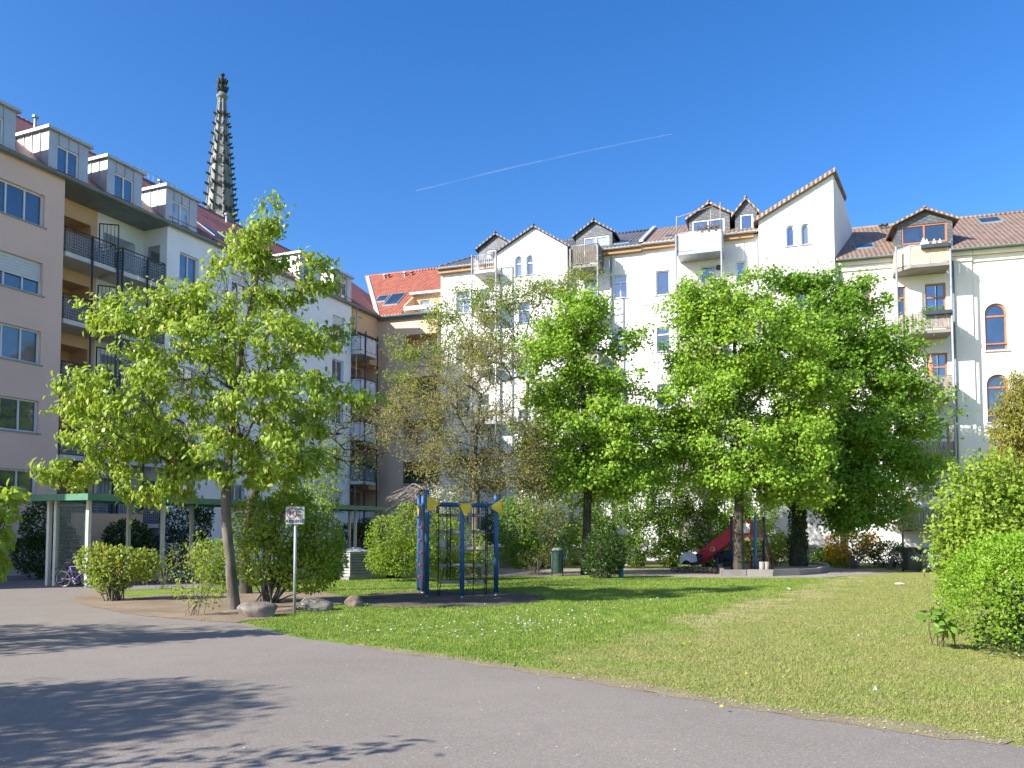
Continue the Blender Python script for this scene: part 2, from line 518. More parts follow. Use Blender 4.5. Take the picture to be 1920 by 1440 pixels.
def window(root, o, mats, y=0.0, rec=0.16, cols=2, transom=None, fw=0.075, sill=None, rail=False, depth=0.05, blind=0.0, blind_mat=None, name='window', label=None):
    """frame with mullions, pane and sill set into an opening; mats = (frame, pane, sill)"""
    rec = o.get('rec', rec) - 0.06
    ol = outline(o)
    cs, cz = (o['s0'] + o['s1']) / 2, (o['z0'] + o['z1']) / 2
    W, H = o['s1'] - o['s0'], o['z1'] - o['z0']
    inn = [(cs + (x - cs) * (W - 2 * fw) / W, cz + (z - cz) * (H - 2 * fw) / H) for x, z in ol]
    f = MB(); yf = y + rec
    n = len(ol)
    for i in range(n):
        j = (i + 1) % n
        f.poly([(ol[i][0], yf, ol[i][1]), (ol[j][0], yf, ol[j][1]), (inn[j][0], yf, inn[j][1]), (inn[i][0], yf, inn[i][1])])
        f.poly([(inn[i][0], yf, inn[i][1]), (inn[j][0], yf, inn[j][1]), (inn[j][0], yf + depth + .02, inn[j][1]), (inn[i][0], yf + depth + .02, inn[i][1])])
    mw = fw * 0.8
    zt = o['z1'] - fw
    if transom is not None:
        zt = o['z0'] + H * transom
        f.box(o['s0'] + fw, o['s1'] - fw, yf - .015, yf + depth, zt - mw * .6, zt + mw * .6)
    for k in range(1, cols):
        s = o['s0'] + W * k / cols
        f.box(s - mw / 2, s + mw / 2, yf - .008, yf + depth, o['z0'] + fw, zt if transom is not None and not o.get('full') else o['z1'] - fw)
    if rail:
        f.box(o['s0'] + 0.01, o['s1'] - 0.01, yf - .07, yf - .03, o['z0'] + H * 0.13, o['z0'] + H * 0.16)
    w = f.build(name, mats[0], root)
    if label: w['label'] = label
    p = MB(); p.poly([(x, yf + depth, z) for x, z in inn]); p.build('pane', random.choice(PANES.get(mats[1].name, [mats[1]])), w)
    if blind:
        b = MB(); k = max(3, int(H * blind / 0.06)); zb = o['z1'] - fw * .5
        for i in range(k):
            b.box(o['s0'] + fw * .6, o['s1'] - fw * .6, yf - 0.03 - 0.012 * (i % 2), yf - 0.012, zb - (i + 1) * H * blind / k, zb - i * H * blind / k - .006)
        b.build('roller_shutter', blind_mat or mats[0], w)
    if sill is not None:
        e = MB(); e.box(o['s0'] - 0.09, o['s1'] + 0.09, y - sill, y + rec - 0.005, o['z0'] - 0.055, o['z0'] + 0.004)
        e.build('sill', mats[2], w)
    return w

def house_shell(mb, s0, s1, y1, z0, z1, front=False):
    """the sides and back behind a facade"""
    mb.poly([(s0, y1, z0), (s0, 0, z0), (s0, 0, z1), (s0, y1, z1)])
    mb.poly([(s1, 0, z0), (s1, y1, z0), (s1, y1, z1), (s1, 0, z1)])
    mb.poly([(s1, y1, z0), (s0, y1, z0), (s0, y1, z1), (s1, y1, z1)])

def slope_roof(mb, s0, s1, y0, z0, y1, z1, th=0.14, hipl=0.0, hipr=0.0):
    mb.prism([(s0, y0, z0), (s1, y0, z0), (s1 - hipr, y1, z1), (s0 + hipl, y1, z1)], (0, 0, th))

def gutter(mb, s0, s1, y, z, r=0.09):
    pts = [(math.cos(math.pi * (1 + i / 6)) * r, math.sin(math.pi * (1 + i / 6)) * r) for i in range(7)]
    pts += [(x * 0.85, zz * 0.85) for x, zz in reversed(pts)]
    mb.prism([(s0, y + a, z + b) for a, b in pts], (s1 - s0, 0, 0))

def balcony(root, F, s0, s1, y0, zslab, mats, th=0.2, rail=1.0, style='bars', y1=0.0, posts=(), zpost0=None, zpost1=None, box=False, label=None, chamfer=0.0):
    """slab from y0 (front, negative) to y1; mats = (slab, metal, panel)"""
    m = MB()
    pl = [(s0 + chamfer, y0), (s1, y0), (s1, y1), (s0, y1), (s0, y0 + chamfer)] if chamfer else [(s0, y0), (s1, y0), (s1, y1), (s0, y1)]
    m.prism([(a, b, zslab) for a, b in pl], (0, 0, th))
    b = m.build('balcony', mats[0], root)
    if label: b['label'] = label
    zb, zt = zslab + th, zslab + th + rail
    path = [(s1, y1), (s1, y0 + .03), (s0 + chamfer, y0 + .03)] + ([(s0 + .03, y0 + chamfer)] if chamfer else []) + [(s0 + 0.03, y1)]
    path[0] = (s1 - .03, y1); path[1] = (s1 - .03, y0 + .03)
    r = MB()
    r.tube([(x, yy, zt) for x, yy in path], 0.028, 6)
    r.tube([(x, yy, zb + .08) for x, yy in path], 0.018, 5)
    if style in ('mesh', 'cloth'): r.tube([(x, yy, zt - .16) for x, yy in path], 0.016, 5)
    pan = MB()
    for (xa, ya), (xb, yb) in zip(path, path[1:]):
        L = math.hypot(xb - xa, yb - ya)
        if L < 0.05: continue
        k = max(1, round(L / 1.1))
        for i in range(k + 1):
            t = i / k; r.tube([(xa + (xb - xa) * t, ya + (yb - ya) * t, zb), (xa + (xb - xa) * t, ya + (yb - ya) * t, zt)], 0.022, 5)
        nx, ny = (yb - ya) / L, -(xb - xa) / L
        if style == 'bars':
            k = max(2, int(L / 0.12))
            for i in range(k):
                t = (i + .5) / k; x, yy = xa + (xb - xa) * t, ya + (yb - ya) * t
                pan.box(x - .008, x + .008, yy - .008, yy + .008, zb + .08, zt)
        elif style == 'wood':
            k = max(2, int(L / 0.13))
            for i in range(k):
                t0, t1 = (i + .06) / k, (i + .94) / k
                q = [(xa + (xb - xa) * t, ya + (yb - ya) * t) for t in (t0, t1)]
                o = 0.006 * (i % 3)
                h = random.uniform(-.012, .012)
                pan.prism([(q[0][0] + nx * o, q[0][1] + ny * o, zb + .05 + h), (q[1][0] + nx * o, q[1][1] + ny * o, zb + .05 + h), (q[1][0] + nx * o, q[1][1] + ny * o, zt - .04 + h), (q[0][0] + nx * o, q[0][1] + ny * o, zt - .04 + h)], (nx * -.018, ny * -.018, 0))
        elif style == 'cloth':
            k = max(4, int(L / 0.2)); pts = []
            for i in range(k + 1):
                t = i / k; w = .02 * math.sin(i * 2.1)
                pts.append((xa + (xb - xa) * t + nx * w, ya + (yb - ya) * t + ny * w))
            for p, q in zip(pts, pts[1:]):
                pan.prism([(p[0], p[1], zb + .02), (q[0], q[1], zb + .02), (q[0], q[1], zt - .06), (p[0], p[1], zt - .06)], (nx * .004, ny * .004, 0))
        elif style == 'mesh':
            st = 0.11; k = max(2, int(L / st)); kz = max(2, int((zt - .3 - zb) / st))
            for i in range(k + 1):
                t = i / k; x, yy = xa + (xb - xa) * t, ya + (yb - ya) * t
                pan.box(x - .018, x + .018, yy - .018, yy + .018, zb + .06, zt - .2)
            for j in range(kz + 1):
                z = zb + .08 + (zt - .28 - zb) * j / kz
                pan.prism([(xa, ya, z - .018), (xb, yb, z - .018), (xb, yb, z + .018), (xa, ya, z + .018)], (nx * -.02, ny * -.02, 0))
    r.build('railing', mats[1], b)
    if pan.f: pan.build('railing_panel', mats[2], b)
    for ps, py in posts:
        q = MB(); q.tube([(ps, py, zpost0), (ps, py, zpost1)], 0.05, 8); q.build('post', mats[1], b)
    return b

def gable_dormer(root, F, s0, s1, zb, zw, zp, y0, y1, mats, wins=(), over=0.22, fr=None):
    """slate faced dormer: zb base, zw eaves, zp peak; mats = (slate, roof, frame, pane)"""
    sc = (s0 + s1) / 2
    m = MB()
    # front with window holes below the eaves
    wall(m, s0, s1, zb, zw, list(wins), y0, 0.1)
    m.poly([(s0, y0, zw), (s1, y0, zw), (sc, y0, zp)])
    m.poly([(s0, y1, zb), (s0, y0, zb), (s0, y0, zw), (s0, y1, zw)])
    m.poly([(s1, y0, zb), (s1, y1, zb), (s1, y1, zw), (s1, y0, zw)])
    d = m.build('dormer', mats[0], root)
    r = MB()
    k = (zp - zw) / (sc - s0)
    for sg, e in ((-1, s0), (1, s1)):
        r.prism([(sc, y0 - over, zp + .02), (e + sg * over, y0 - over, zw - over * k + .02), (e + sg * over, y1, zw - over * k + .02), (sc, y1, zp + .02)], (0, 0, 0.13))
    nn = max(3, int((y1 - y0) / .4))
    r.build('dormer_roof', mats[1], d)
    rd = MB(); rd.tube([(sc, y0 - over - .02, zp + .15), (sc, y1, zp + .15)], 0.09, 8); rd.build('ridge_tiles', mats[1], d)
    for o in wins:
        w = window(d, o, (mats[2], mats[3], mats[2]), y0, 0.1, cols=o.get('cols', 1), fw=0.09)
    return d

# ------------------------------------------------------------------ building materials
m_pink = plaster('pink_plaster', (0.79, 0.54, 0.43), (0.5, 0.36, 0.31), .14)
m_peach = plaster('peach_plaster', (0.70, 0.46, 0.28), (0.5, 0.33, 0.2), .12)
m_beige = plaster('beige_plaster', (0.70, 0.49, 0.36), (0.45, 0.34, 0.28), .14)
m_whiteblue = plaster('cool_white_plaster', (0.82, 0.82, 0.83), (0.55, 0.55, 0.55), .16)
m_white = plaster('white_plaster', (0.80, 0.785, 0.745))
m_white2 = plaster('bright_white_plaster', (0.82, 0.80, 0.77))
m_cream = plaster('cream_plaster', (0.79, 0.765, 0.71), (0.48, 0.42, 0.35), .34)
m_redtile = tiles('red_roof_tiles', (0.235, 0.068, 0.038), (0.37, 0.122, 0.068))
m_browntile = tiles('brown_roof_tiles', (0.165, 0.112, 0.08), (0.27, 0.185, 0.132))
m_darktile = tiles('dark_roof_tiles', (0.06, 0.06, 0.062), (0.12, 0.115, 0.115))
m_zinc = M('zinc_sheet', (0.46, 0.46, 0.47), 0.45, .08, 1.5, metal=0.25, spec=.5)
m_gutter = M('grey_gutter', (0.17, 0.21, 0.21), 0.5, .15, 2)
m_steel = M('galvanised_steel', (0.38, 0.40, 0.41), 0.45, .15, 4, metal=0.4)
m_darksteel = M('dark_grey_steel', (0.05, 0.06, 0.07), 0.5, .15, 4)
m_meshsteel = M('grey_perforated_steel', (0.20, 0.22, 0.25), 0.5, .1, 4)
m_concrete = M('concrete', (0.25, 0.23, 0.20), 0.85, .12, 1.5, bmp=.3, dirt_or_glare=(.25, .24, .22), dirt_or_glare_amt=.4)
m_palecon = M('pale_concrete', (0.60, 0.58, 0.54), 0.85, .1, 1.5)
m_upvc = M('white_window_frame', (0.72, 0.74, 0.76), 0.35, .04, 2)
m_orangewood = M('orange_brown_frame', (0.42, 0.17, 0.075), 0.45, .15, 3)
m_darkwood = M('dark_brown_frame', (0.085, 0.05, 0.035), 0.5, .15, 3)
m_timber = M('eave_timber', (0.40, 0.23, 0.11), 0.7, .25, 3, stretch=(.3, 4, 4))
m_greywood = M('weathered_balcony_wood', (0.30, 0.26, 0.22), 0.85, .35, 6, stretch=(4, 4, .4))
m_reed = M('pale_reed_screen', (0.60, 0.48, 0.33), 0.85, .25, 6, stretch=(4, 4, .4))
m_darkreed = M('dark_reed_screen', (0.16, 0.14, 0.115), 0.85, .4, 6, stretch=(4, 4, .4))
m_cloth = M('white_balcony_cloth', (0.66, 0.63, 0.66), 0.8, .1, 2)
m_slate = None
def slate_mat():
    m, nt, bs, out = base_mat('slate_cladding')
    co = objco(nt)
    br = nd(nt, 'ShaderNodeTexBrick'); br.inputs['Scale'].default_value = 1.0
    br.inputs['Brick Width'].default_value = .3; br.inputs['Row Height'].default_value = .2; br.inputs['Mortar Size'].default_value = .012
    br.inputs['Color1'].default_value = (.085, .095, .105, 1); br.inputs['Color2'].default_value = (.14, .15, .16, 1); br.inputs['Mortar'].default_value = (.03, .033, .036, 1)
    sp = nd(nt, 'ShaderNodeSeparateXYZ'); nt.links.new(co, sp.inputs[0])
    cb = nd(nt, 'ShaderNodeCombineXYZ'); nt.links.new(mathn(nt, 'ADD', sp.outputs[0], sp.outputs[1]), cb.inputs[0]); nt.links.new(sp.outputs[2], cb.inputs[1])
    mp = nd(nt, 'ShaderNodeMapping'); mp.inputs['Rotation'].default_value = (0, 0, .35); nt.links.new(cb.outputs[0], mp.inputs[0])
    nt.links.new(mp.outputs[0], br.inputs['Vector'])
    nt.links.new(br.outputs['Color'], bs.inputs['Base Color'])
    bs.inputs['Roughness'].default_value = .5
    bump(nt, br.outputs['Fac'], -.6, .02, bs)
    return m
m_slate = slate_mat()
m_glass = glass('window_glass', (0.022, 0.032, 0.05), .17)
m_glass_c = glass('curtained_window_glass', (0.17, 0.17, 0.165), .16, .12)
m_glass_k = glass('dark_room_window_glass', (0.010, 0.014, 0.018), .2)
m_glassb_k = glass('darker_sky_tinted_window_glass', (0.008, 0.016, 0.045), .22)  # sky reflection put into the tint, deeper blue variant
m_glassb_c = glass('sky_tinted_glass_with_curtain', (0.12, 0.125, 0.14), .24, .12)
PANES = {}
m_glass_p = glass('shaded_window_glass', (0.014, 0.022, 0.032), .12)
m_glassd = glass('dim_window_glass', (0.02, 0.025, 0.025), 0.3)
m_glassb = glass('sky_tinted_window_glass', (0.015, 0.03, 0.09), 0.27)  # blue of the reflected sky is put into the pane colour
PANES[m_glass.name] = [m_glass, m_glass, m_glass_k, m_glass_k, m_glass_c]
PANES[m_glassb.name] = [m_glassb, m_glassb, m_glassb_k, m_glassb_k, m_glassb_c]
m_sill = M('grey_sill', (0.30, 0.31, 0.32), .6, .1)
m_shut = M('white_shutter', (0.62, 0.62, 0.62), .6, .05)

# ------------------------------------------------------------------ pink block on the left
FL = Facade((-18.8, 33.0), (0.392, 0.92))
ZE = FL.z(120, 334)                         # eaves of the left range
STEP = 2.86
S1 = 5.47                                   # the white bay begins
S2 = 20.9                                   # and ends
S3 = 24.4                                   # inner corner
pk = FL.root('pink_apartment_block', 'pink plastered apartment block with white casement windows at the left edge', 'building')
ops = []
rows = []
for vt, vb in ((349, 411), (481, 544), (613, 677), (747, 809), (880, 940)):
    rows.append((FL.z(40, vt), FL.z(40, vb)))
sR = FL.s(78, 600)
for i, (zt, zb) in enumerate(rows):
    ops.append(dict(s0=sR - 3.1, s1=sR, z0=zb, z1=zt))
    ops.append(dict(s0=sR - 7.4, s1=sR - 4.3, z0=zb, z1=zt))
m = MB(); wall(m, -16, 0, -1.0, ZE, ops, 0, .2)
m.poly([(0, 0, -1), (0, 14.6, -1), (0, 14.6, ZE), (0, 0, ZE)]); m.poly([(-16, 14.6, -1), (-16, 0, -1), (-16, 0, ZE), (-16, 14.6, ZE)])
m.build('wall', m_pink, pk)
for i, o in enumerate(ops):
    window(pk, o, (m_upvc, m_glass_p, m_sill), 0, .2, cols=4, fw=.07, sill=.05, blind=.55 if i == 2 else 0, blind_mat=m_shut)
RY = 7.2
RZ = FL.z(415, 402, RY) - .3           # ridge of the red roof
m = MB(); slope_roof(m, -16, 0.02, -.1, ZE + .02, RY, RZ); slope_roof(m, -16, 0.02, 14.6, ZE + .02, RY, RZ); m.build('roof', m_redtile, pk)
m = MB(); gutter(m, -16, .05, -.19, ZE + .03, .13); m.build('gutter', m_gutter, pk)
m = MB(); sp_ = -7.6
m.prism([(sp_, -.1, ZE + .3), (sp_, RY, RZ + .45), (sp_, 11, ZE + .3), (sp_, 14.6, ZE), (sp_, -.1, ZE)], (.35, 0, 0)); m.build('firewall', m_palecon, pk)

def zinc_dormer(root, sa, sb, ya=-.04, h=1.75, wl=.2, wr=.56, cols=2, back=4.4):
    """box dormer in standing seam zinc"""
    z0, z1 = ZE - .05, ZE + h
    W = sb - sa
    o = dict(s0=sa + W * wl, s1=sa + W * (wl + wr), z0=ZE + .06, z1=z1 - .48)
    m = MB(); wall(m, sa, sb, z0, z1, [o], ya, .12)
    m.poly([(sa, ya + back, z0), (sa, ya, z0), (sa, ya, z1), (sa, ya + back, z1 + .02)])
    m.poly([(sb, ya, z0), (sb, ya + back, z0), (sb, ya + back, z1 + .02), (sb, ya, z1)])
    k = max(3, round(W / .5))
    for i in range(1, k):
        s = sa + W * i / k
        m.box(s - .012, s + .012, ya - .035, ya, o['z1'] + .02 if o['s0'] - .03 < s < o['s1'] + .03 else z0, z1)
    for i in range(1, 9):
        y = ya + i * .5
        m.box(sa - .035, sa, y - .012, y + .012, z0, z1)
    d = m.build('dormer', m_zinc, root)
    r = MB(); r.box(sa - .14, sb + .14, ya - .16, ya + back + .3, z1 + .005, z1 + .13); r.build('dormer_roof', m_zinc, d)
    window(d, o, (m_upvc, m_glass, m_upvc), ya, .12, cols=cols, fw=.07)
    return d
def roof_vent(root, s, y, z, m_=None, h=.45):
    m = MB(); m.tube([(s, y, z - .4), (s, y, z + h)], .07, 8); m.lathe([(.07, 0), (.15, .03), (.15, .12), (.02, .16)], 10, (s, y, z + h)); m.build('roof_vent', m_ or m_steel, root)
DY = -.04
def dsp(u): return FL.s(u, 320, DY)
zinc_dormer(pk, dsp(-70), dsp(27), h=1.75)
zinc_dormer(pk, dsp(90), dsp(165), h=1.75)
roof_vent(pk, FL.s(66, 240, 6.4), 6.4, RZ - .4)

# ------------------------------------------------------------------ cool white range behind the loggias
wb = FL.root('white_apartment_range', 'long shaded white apartment range with zinc dormers and red roof, behind the bike shelters', 'building')
m = MB()
# recess: peach part, then white part
sm_ = FL.s(181, 500, 1.55)
zlin = [rows[0][0] - 2.05 + .55 - i * STEP for i in range(6)]
ZB = [FL.z(200, 497) - .2 - i * STEP for i in range(6)]   # balcony slab undersides
rec_ops = []
for i in range(5):
    rec_ops.append(dict(s0=.35, s1=sm_ - .35, z0=ZB[i] + .2, z1=ZB[i] + 2.35, rec=1.2))
wall(m, 0, sm_, -1, ZE, rec_ops, 1.55, 1.2)
w_ = m.build('recessed_wall', m_peach, wb)
m = MB()
for o in rec_ops:
    m.poly([(o['s0'], 2.75, o['z0']), (o['s1'], 2.75, o['z0']), (o['s1'], 2.75, o['z1']), (o['s0'], 2.75, o['z1'])])
m.build('loggia_back', m_peach, wb)
m = MB()
rec2 = [dict(s0=sm_ + .35, s1=S1 - .5, z0=ZB[i] + .2, z1=ZB[i] + 2.3, rec=1.1) for i in range(5)]
wall(m, sm_, S1, -1, ZE, rec2, 1.55, 1.1)
for o in rec2: m.poly([(o['s0'], 2.65, o['z0']), (o['s1'], 2.65, o['z0']), (o['s1'], 2.65, o['z1']), (o['s0'], 2.65, o['z1'])])
# bay
bay_ops = []
for u in (352, 448, 541, 634):
    s = FL.s(u, 650)
    for zt, zb in [(zt, zb) for zt, zb in rows]:
        bay_ops.append(dict(s0=s - .62, s1=s + .62, z0=zb, z1=zt))
wall(m, S1, S2, -1, ZE, bay_ops, 0, .2)
m.poly([(S2, 0, -1), (S2, 14.6, -1), (S2, 14.6, ZE), (S2, 0, ZE)]); m.poly([(0, 14.6, -1), (0, 1.55, -1), (0, 1.55, ZE), (0, 14.6, ZE)])
m.build('wall', m_whiteblue, wb)
for i, o in enumerate(bay_ops):
    window(wb, o, (m_upvc, m_glass, m_sill), 0, .2, cols=2, fw=.07, sill=.05, blind=(.0, .45, 0, 0, 0, .3, 0)[i % 7], blind_mat=m_shut)
# side wall of the bay with glazed doors: runs inward at S1
m = MB(); m.poly([(S1, 1.55, -1), (S1, 0, -1), (S1, 0, ZE), (S1, 1.55, ZE)]); m.build('bay_side', m_whiteblue, wb)
for i in range(5):
    f = MB(); zb = ZB[i] + .22
    f.box(S1 - .05, S1 - .004, .35, .42, zb, zb + 2.1); f.box(S1 - .05, S1 - .004, 1.2, 1.27, zb, zb + 2.1); f.box(S1 - .05, S1 - .004, .42, 1.2, zb + 2.03, zb + 2.1); f.box(S1 - .05, S1 - .004, .42, 1.2, zb, zb + .07)
    d = f.build('balcony_door', m_upvc, wb)
    f = MB(); f.poly([(S1 - .02, 1.2, zb + .07), (S1 - .02, .42, zb + .07), (S1 - .02, .42, zb + 2.03), (S1 - .02, 1.2, zb + 2.03)]); f.build('pane', m_glassd, d)
# soffit and roof
m = MB(); m.box(0.03, S1 + .02, -.05, 1.6, ZE - .12, ZE + .0); m.build('soffit', m_gutter, wb)
m = MB()
slope_roof(m, 0.06, S3 + 6.5, -.1, ZE + .02, RY, RZ); slope_roof(m, 0.06, S3 + 6.5, 14.6, ZE + .02, RY, RZ)
m.build('roof', m_redtile, wb)
m = MB(); gutter(m, .06, S3, -.19, ZE + .03, .13); m.build('gutter', m_gutter, wb)
m = MB(); m.tube([(.06, RY, RZ + .12), (S3 + 6, RY, RZ + .12)], .08, 8); m.build('ridge_tiles', m_redtile, wb)
for ua, ub in ((201, 267), (312, 371), (564, 604), (627, 661)):
    zinc_dormer(wb, dsp(ua), dsp(ub), h=1.75)
for u, v in ((217, 303), (300, 345), (358, 373), (425, 400)):
    roof_vent(wb, FL.s(u, v, 6.2), 6.2, RZ - .6)
def skylight(root, s0, s1, y0, y1, f, glassm=None, name='skylight'):
    """on a slope z = f(y)"""
    m = MB(); n = .1
    m.prism([(s0, y0, f(y0) + .1), (s1, y0, f(y0) + .1), (s1, y1, f(y1) + .1), (s0, y1, f(y1) + .1)], (0, 0, .1))
    k = m.build(name, m_gutter, root)
    m = MB(); e = .09
    m.poly([(s0 + e, y0 + e, f(y0 + e) + .215), (s1 - e, y0 + e, f(y0 + e) + .215), (s1 - e, y1 - e, f(y1 - e) + .215), (s0 + e, y1 - e, f(y1 - e) + .215)]); m.build('pane', glassm or m_glass, k)
fL = lambda y: ZE + .02 + (y + .1) * (RZ - ZE) / (RY + .1)
for s in (9.6, 11.2, 12.9): skylight(wb, s, s + .85, 1.0, 2.3, fL)
m = MB()
for s in np.arange(S1 + .2, S2, .9): m.tube([(s, -.12, ZE + .12), (s, -.12, ZE + .4)], .012, 4)
m.tube([(S1, -.12, ZE + .38), (S2, -.12, ZE + .38)], .014, 4); m.build('snow_guard', m_darksteel, wb)
# roof terrace railing in the distance
m = MB(); sa = FL.s(262, 325, 7)
for i in range(9): m.tube([(sa + i * .35, 7.1, RZ), (sa + i * .35, 7.1, RZ + .6)], .009, 4)
m.tube([(sa, 7.1, RZ + .6), (sa + 2.8, 7.1, RZ + .6)], .014, 4); m.build('roof_railing', m_steel, wb)
m = MB(); m.bbox(sa - .5, sa - .02, 7.0, 7.5, RZ - .3, RZ + .5, .02); m.build('roof_hatch', m_zinc, wb)
# balconies of the recess, with their posts and the screen frame between
for i in range(5):
    z = ZB[i]
    balcony(wb, FL, .1, 2.62, .0, z, (m_palecon, m_darksteel, m_meshsteel), .2, 1.05, 'mesh', 1.54)
    balcony(wb, FL, 2.95, S1 - .06, .0, z, (m_palecon, m_darksteel, m_meshsteel), .2, 1.05, 'mesh', 1.54)
    m = MB(); zz = z + .2
    for yy in (.1, 1.3):
        m.tube([(2.78, yy, zz), (2.78, yy, zz + 2.05)], .03, 5)
    m.tube([(2.78, .1, zz + 2.05), (2.78, 1.3, zz + 2.3)], .03, 5); m.tube([(2.78, 1.3, zz), (2.78, 1.3, zz + 2.3)], .03, 5)
    for k in range(1, 5): m.tube([(2.78, .1 + .24 * k, zz), (2.78, .1 + .24 * k, zz + 2.05 + .05 * k)], .012, 4)
    m.build('screen_frame', m_darksteel, wb)
for s in (1.35, 2.66, 2.9, 4.3):
    m = MB(); m.tube([(s, -.06, -1), (s, -.06, ZB[0] + 1.2)], .045, 8); m.build('balcony_post', m_darksteel, wb)
m = MB(); m.box(.0, 3.4, -1.1, -.9, -.3, FL.z(150, 962, -1)); m.box(3.2, 3.4, -.9, 1.5, -.3, FL.z(150, 962, -1)); m.build('terrace_parapet', m_peach, wb)
# loggia bay by the inner corner
m = MB(); lo = [dict(s0=S2 + .25, s1=S3 - .35, z0=ZB[i] + .25, z1=ZB[i] + 2.45, rec=1.0) for i in range(5)]
wall(m, S2, S3 + .3, -1, ZE, lo, 1.3, .9)
for o in lo: m.poly([(o['s0'], 2.2, o['z0']), (o['s1'], 2.2, o['z0']), (o['s1'], 2.2, o['z1']), (o['s0'], 2.2, o['z1'])])
m.build('corner_wall', m_beige, wb)
m = MB(); m.box(S2 + .02, S3, .1, 1.25, ZE - 1.5, ZE - .07); m.build('corner_fascia', m_peach, wb)
m = MB(); m.box(S2 + .02, S3 + .25, -.22, 1.3, ZE - .065, ZE + .0); m.build('soffit', m_gutter, wb)
for i in range(5):
    balcony(wb, FL, S2 + .05, S2 + 2.1, -.75, ZB[i], (m_palecon, m_darksteel, m_cloth if i != 3 else m_meshsteel), .2, 1.05, 'cloth', 1.28)
    m = MB(); m.box(S2 + 2.14, S3 - .02, -.05, 1.25, ZB[i] - .25, ZB[i] + 1.1); m.build('parapet', m_peach, wb)
for s, y in ((S2 + .5, -.8), (S2 + 1.95, -.8)):
    m = MB(); m.tube([(s, y, -1), (s, y, ZE - 1.7)], .05, 8); m.build('balcony_post', m_darksteel, wb)
m = MB(); m.tube([(S2 + .3, -.2, ZE), (S2 + .45, -.12, ZE - .7), (S2 + .45, -.1, ZE - 1.2), (S2 + .45, -.1, -.5)], .055, 8); m.build('downpipe', m_steel, wb)

# ------------------------------------------------------------------ beige corner house
C0 = FL.world(S3, 0, 0)
FB = Facade((C0.x, C0.y), (0.945, -0.327))
A_S = FB.s(826, 700)
bb = FB.root('beige_corner_house', 'beige corner house with loggias under a bright red tiled roof', 'building')
ZBe = ZE
lg = FB.s(757, 700), A_S - .25
bops = [dict(s0=lg[0], s1=lg[1], z0=FB.z(790, 668) - i * STEP * 1.02, z1=FB.z(790, 627) - i * STEP * 1.02, rec=1.3) for i in range(5)]
bops[0]['z1'] = FB.z(790, 626)
m = MB(); wall(m, -2.2, A_S, -1, ZBe, bops, 0, 1.3)
m.poly([(-2.2, 8, -1), (-2.2, 0, -1), (-2.2, 0, ZBe), (-2.2, 8, ZBe)]); m.poly([(A_S, 0, -1), (A_S, 8, -1), (A_S, 8, ZBe), (A_S, 0, ZBe)])
m.build('wall', m_beige, bb)
for i, o in enumerate(bops):
    m = MB(); m.poly([(o['s0'], 1.3, o['z0']), (o['s1'], 1.3, o['z0']), (o['s1'], 1.3, o['z1']), (o['s0'], 1.3, o['z1'])]); lb = m.build('loggia_back', m_beige, bb)
    window(lb, dict(s0=o['s0'] + .9, s1=o['s1'] - .3, z0=o['z0'] + .1, z1=o['z1'] - .25), (m_upvc, m_glassd, m_sill), 1.1, .2, 2)
    m = MB(); m.box(o['s0'] - .02, o['s1'] + .02, -.12, -.004, o['z0'] - .08, o['z0'] + .0); m.tube([(o['s0'], -.06, o['z0'] + .25), (o['s1'], -.06, o['z0'] + .25)], .02, 5); m.build('loggia_sill', m_steel, bb)
RBy, RBz = 5.6, FB.z(760, 514, 5.6)
fB = lambda y: ZBe + .02 + (y + .25) * (RBz - ZBe) / (RBy + .25)
m = MB()
sl = 1.5; tY = 5.2
dl = FB.s(762, 560), A_S - .1      # roof terrace cut
tsa = FB.s(764, 575, .7)
m.prism([(-.2, -.25, fB(-.25)), (tsa, -.25, fB(-.25)), (tsa, RBy, RBz), (-4.4, RBy, RBz)], (0, 0, .14))
m.prism([(tsa, 2.3, fB(2.3)), (A_S + .02, 2.3, fB(2.3)), (A_S + .02, RBy, RBz), (tsa, RBy, RBz)], (0, 0, .14))
m.build('roof', m_redtile, bb)
m = MB(); m.box(tsa, A_S, -.1, 1.7, ZBe, ZBe + .12); m.build('terrace_floor', m_palecon, bb)
m = MB(); m.tube([(-4.4, RBy, RBz + .16), (A_S, RBy, RBz + .16)], .1, 8); m.build('ridge_tiles', m_redtile, bb)
m = MB(); m.prism([(-.25, -.25, fB(-.25) + .15), (.05, -.25, fB(-.25) + .15), (-4.1, RBy, RBz + .15), (-4.4, RBy, RBz + .15)], (0, 0, .08)); m.build('valley_flashing', m_zinc, bb)
m = MB(); gutter(m, 0, A_S, -.32, ZBe + .02, .13); m.build('gutter', m_gutter, bb)
m = MB(); m.box(-.2, A_S, -.2, 0, ZBe - .22, ZBe - .02); m.build('eave_board', m_gutter, bb)
s_, z_ = FB.px(716, 553, 1.9); skylight(bb, s_ - .45, s_ + .45, 1.5, 2.3, fB)
s_, z_ = FB.px(738, 565, 1.6); skylight(bb, s_ - .55, s_ + .65, .9, 2.4, fB)
for u, mm in ((721, m_steel), (728, m_redtile), (759, m_steel), (772, m_redtile)):
    roof_vent(bb, FB.s(u, 520, 5.0), 5.0, fB(5.0) - .05, mm, .35)
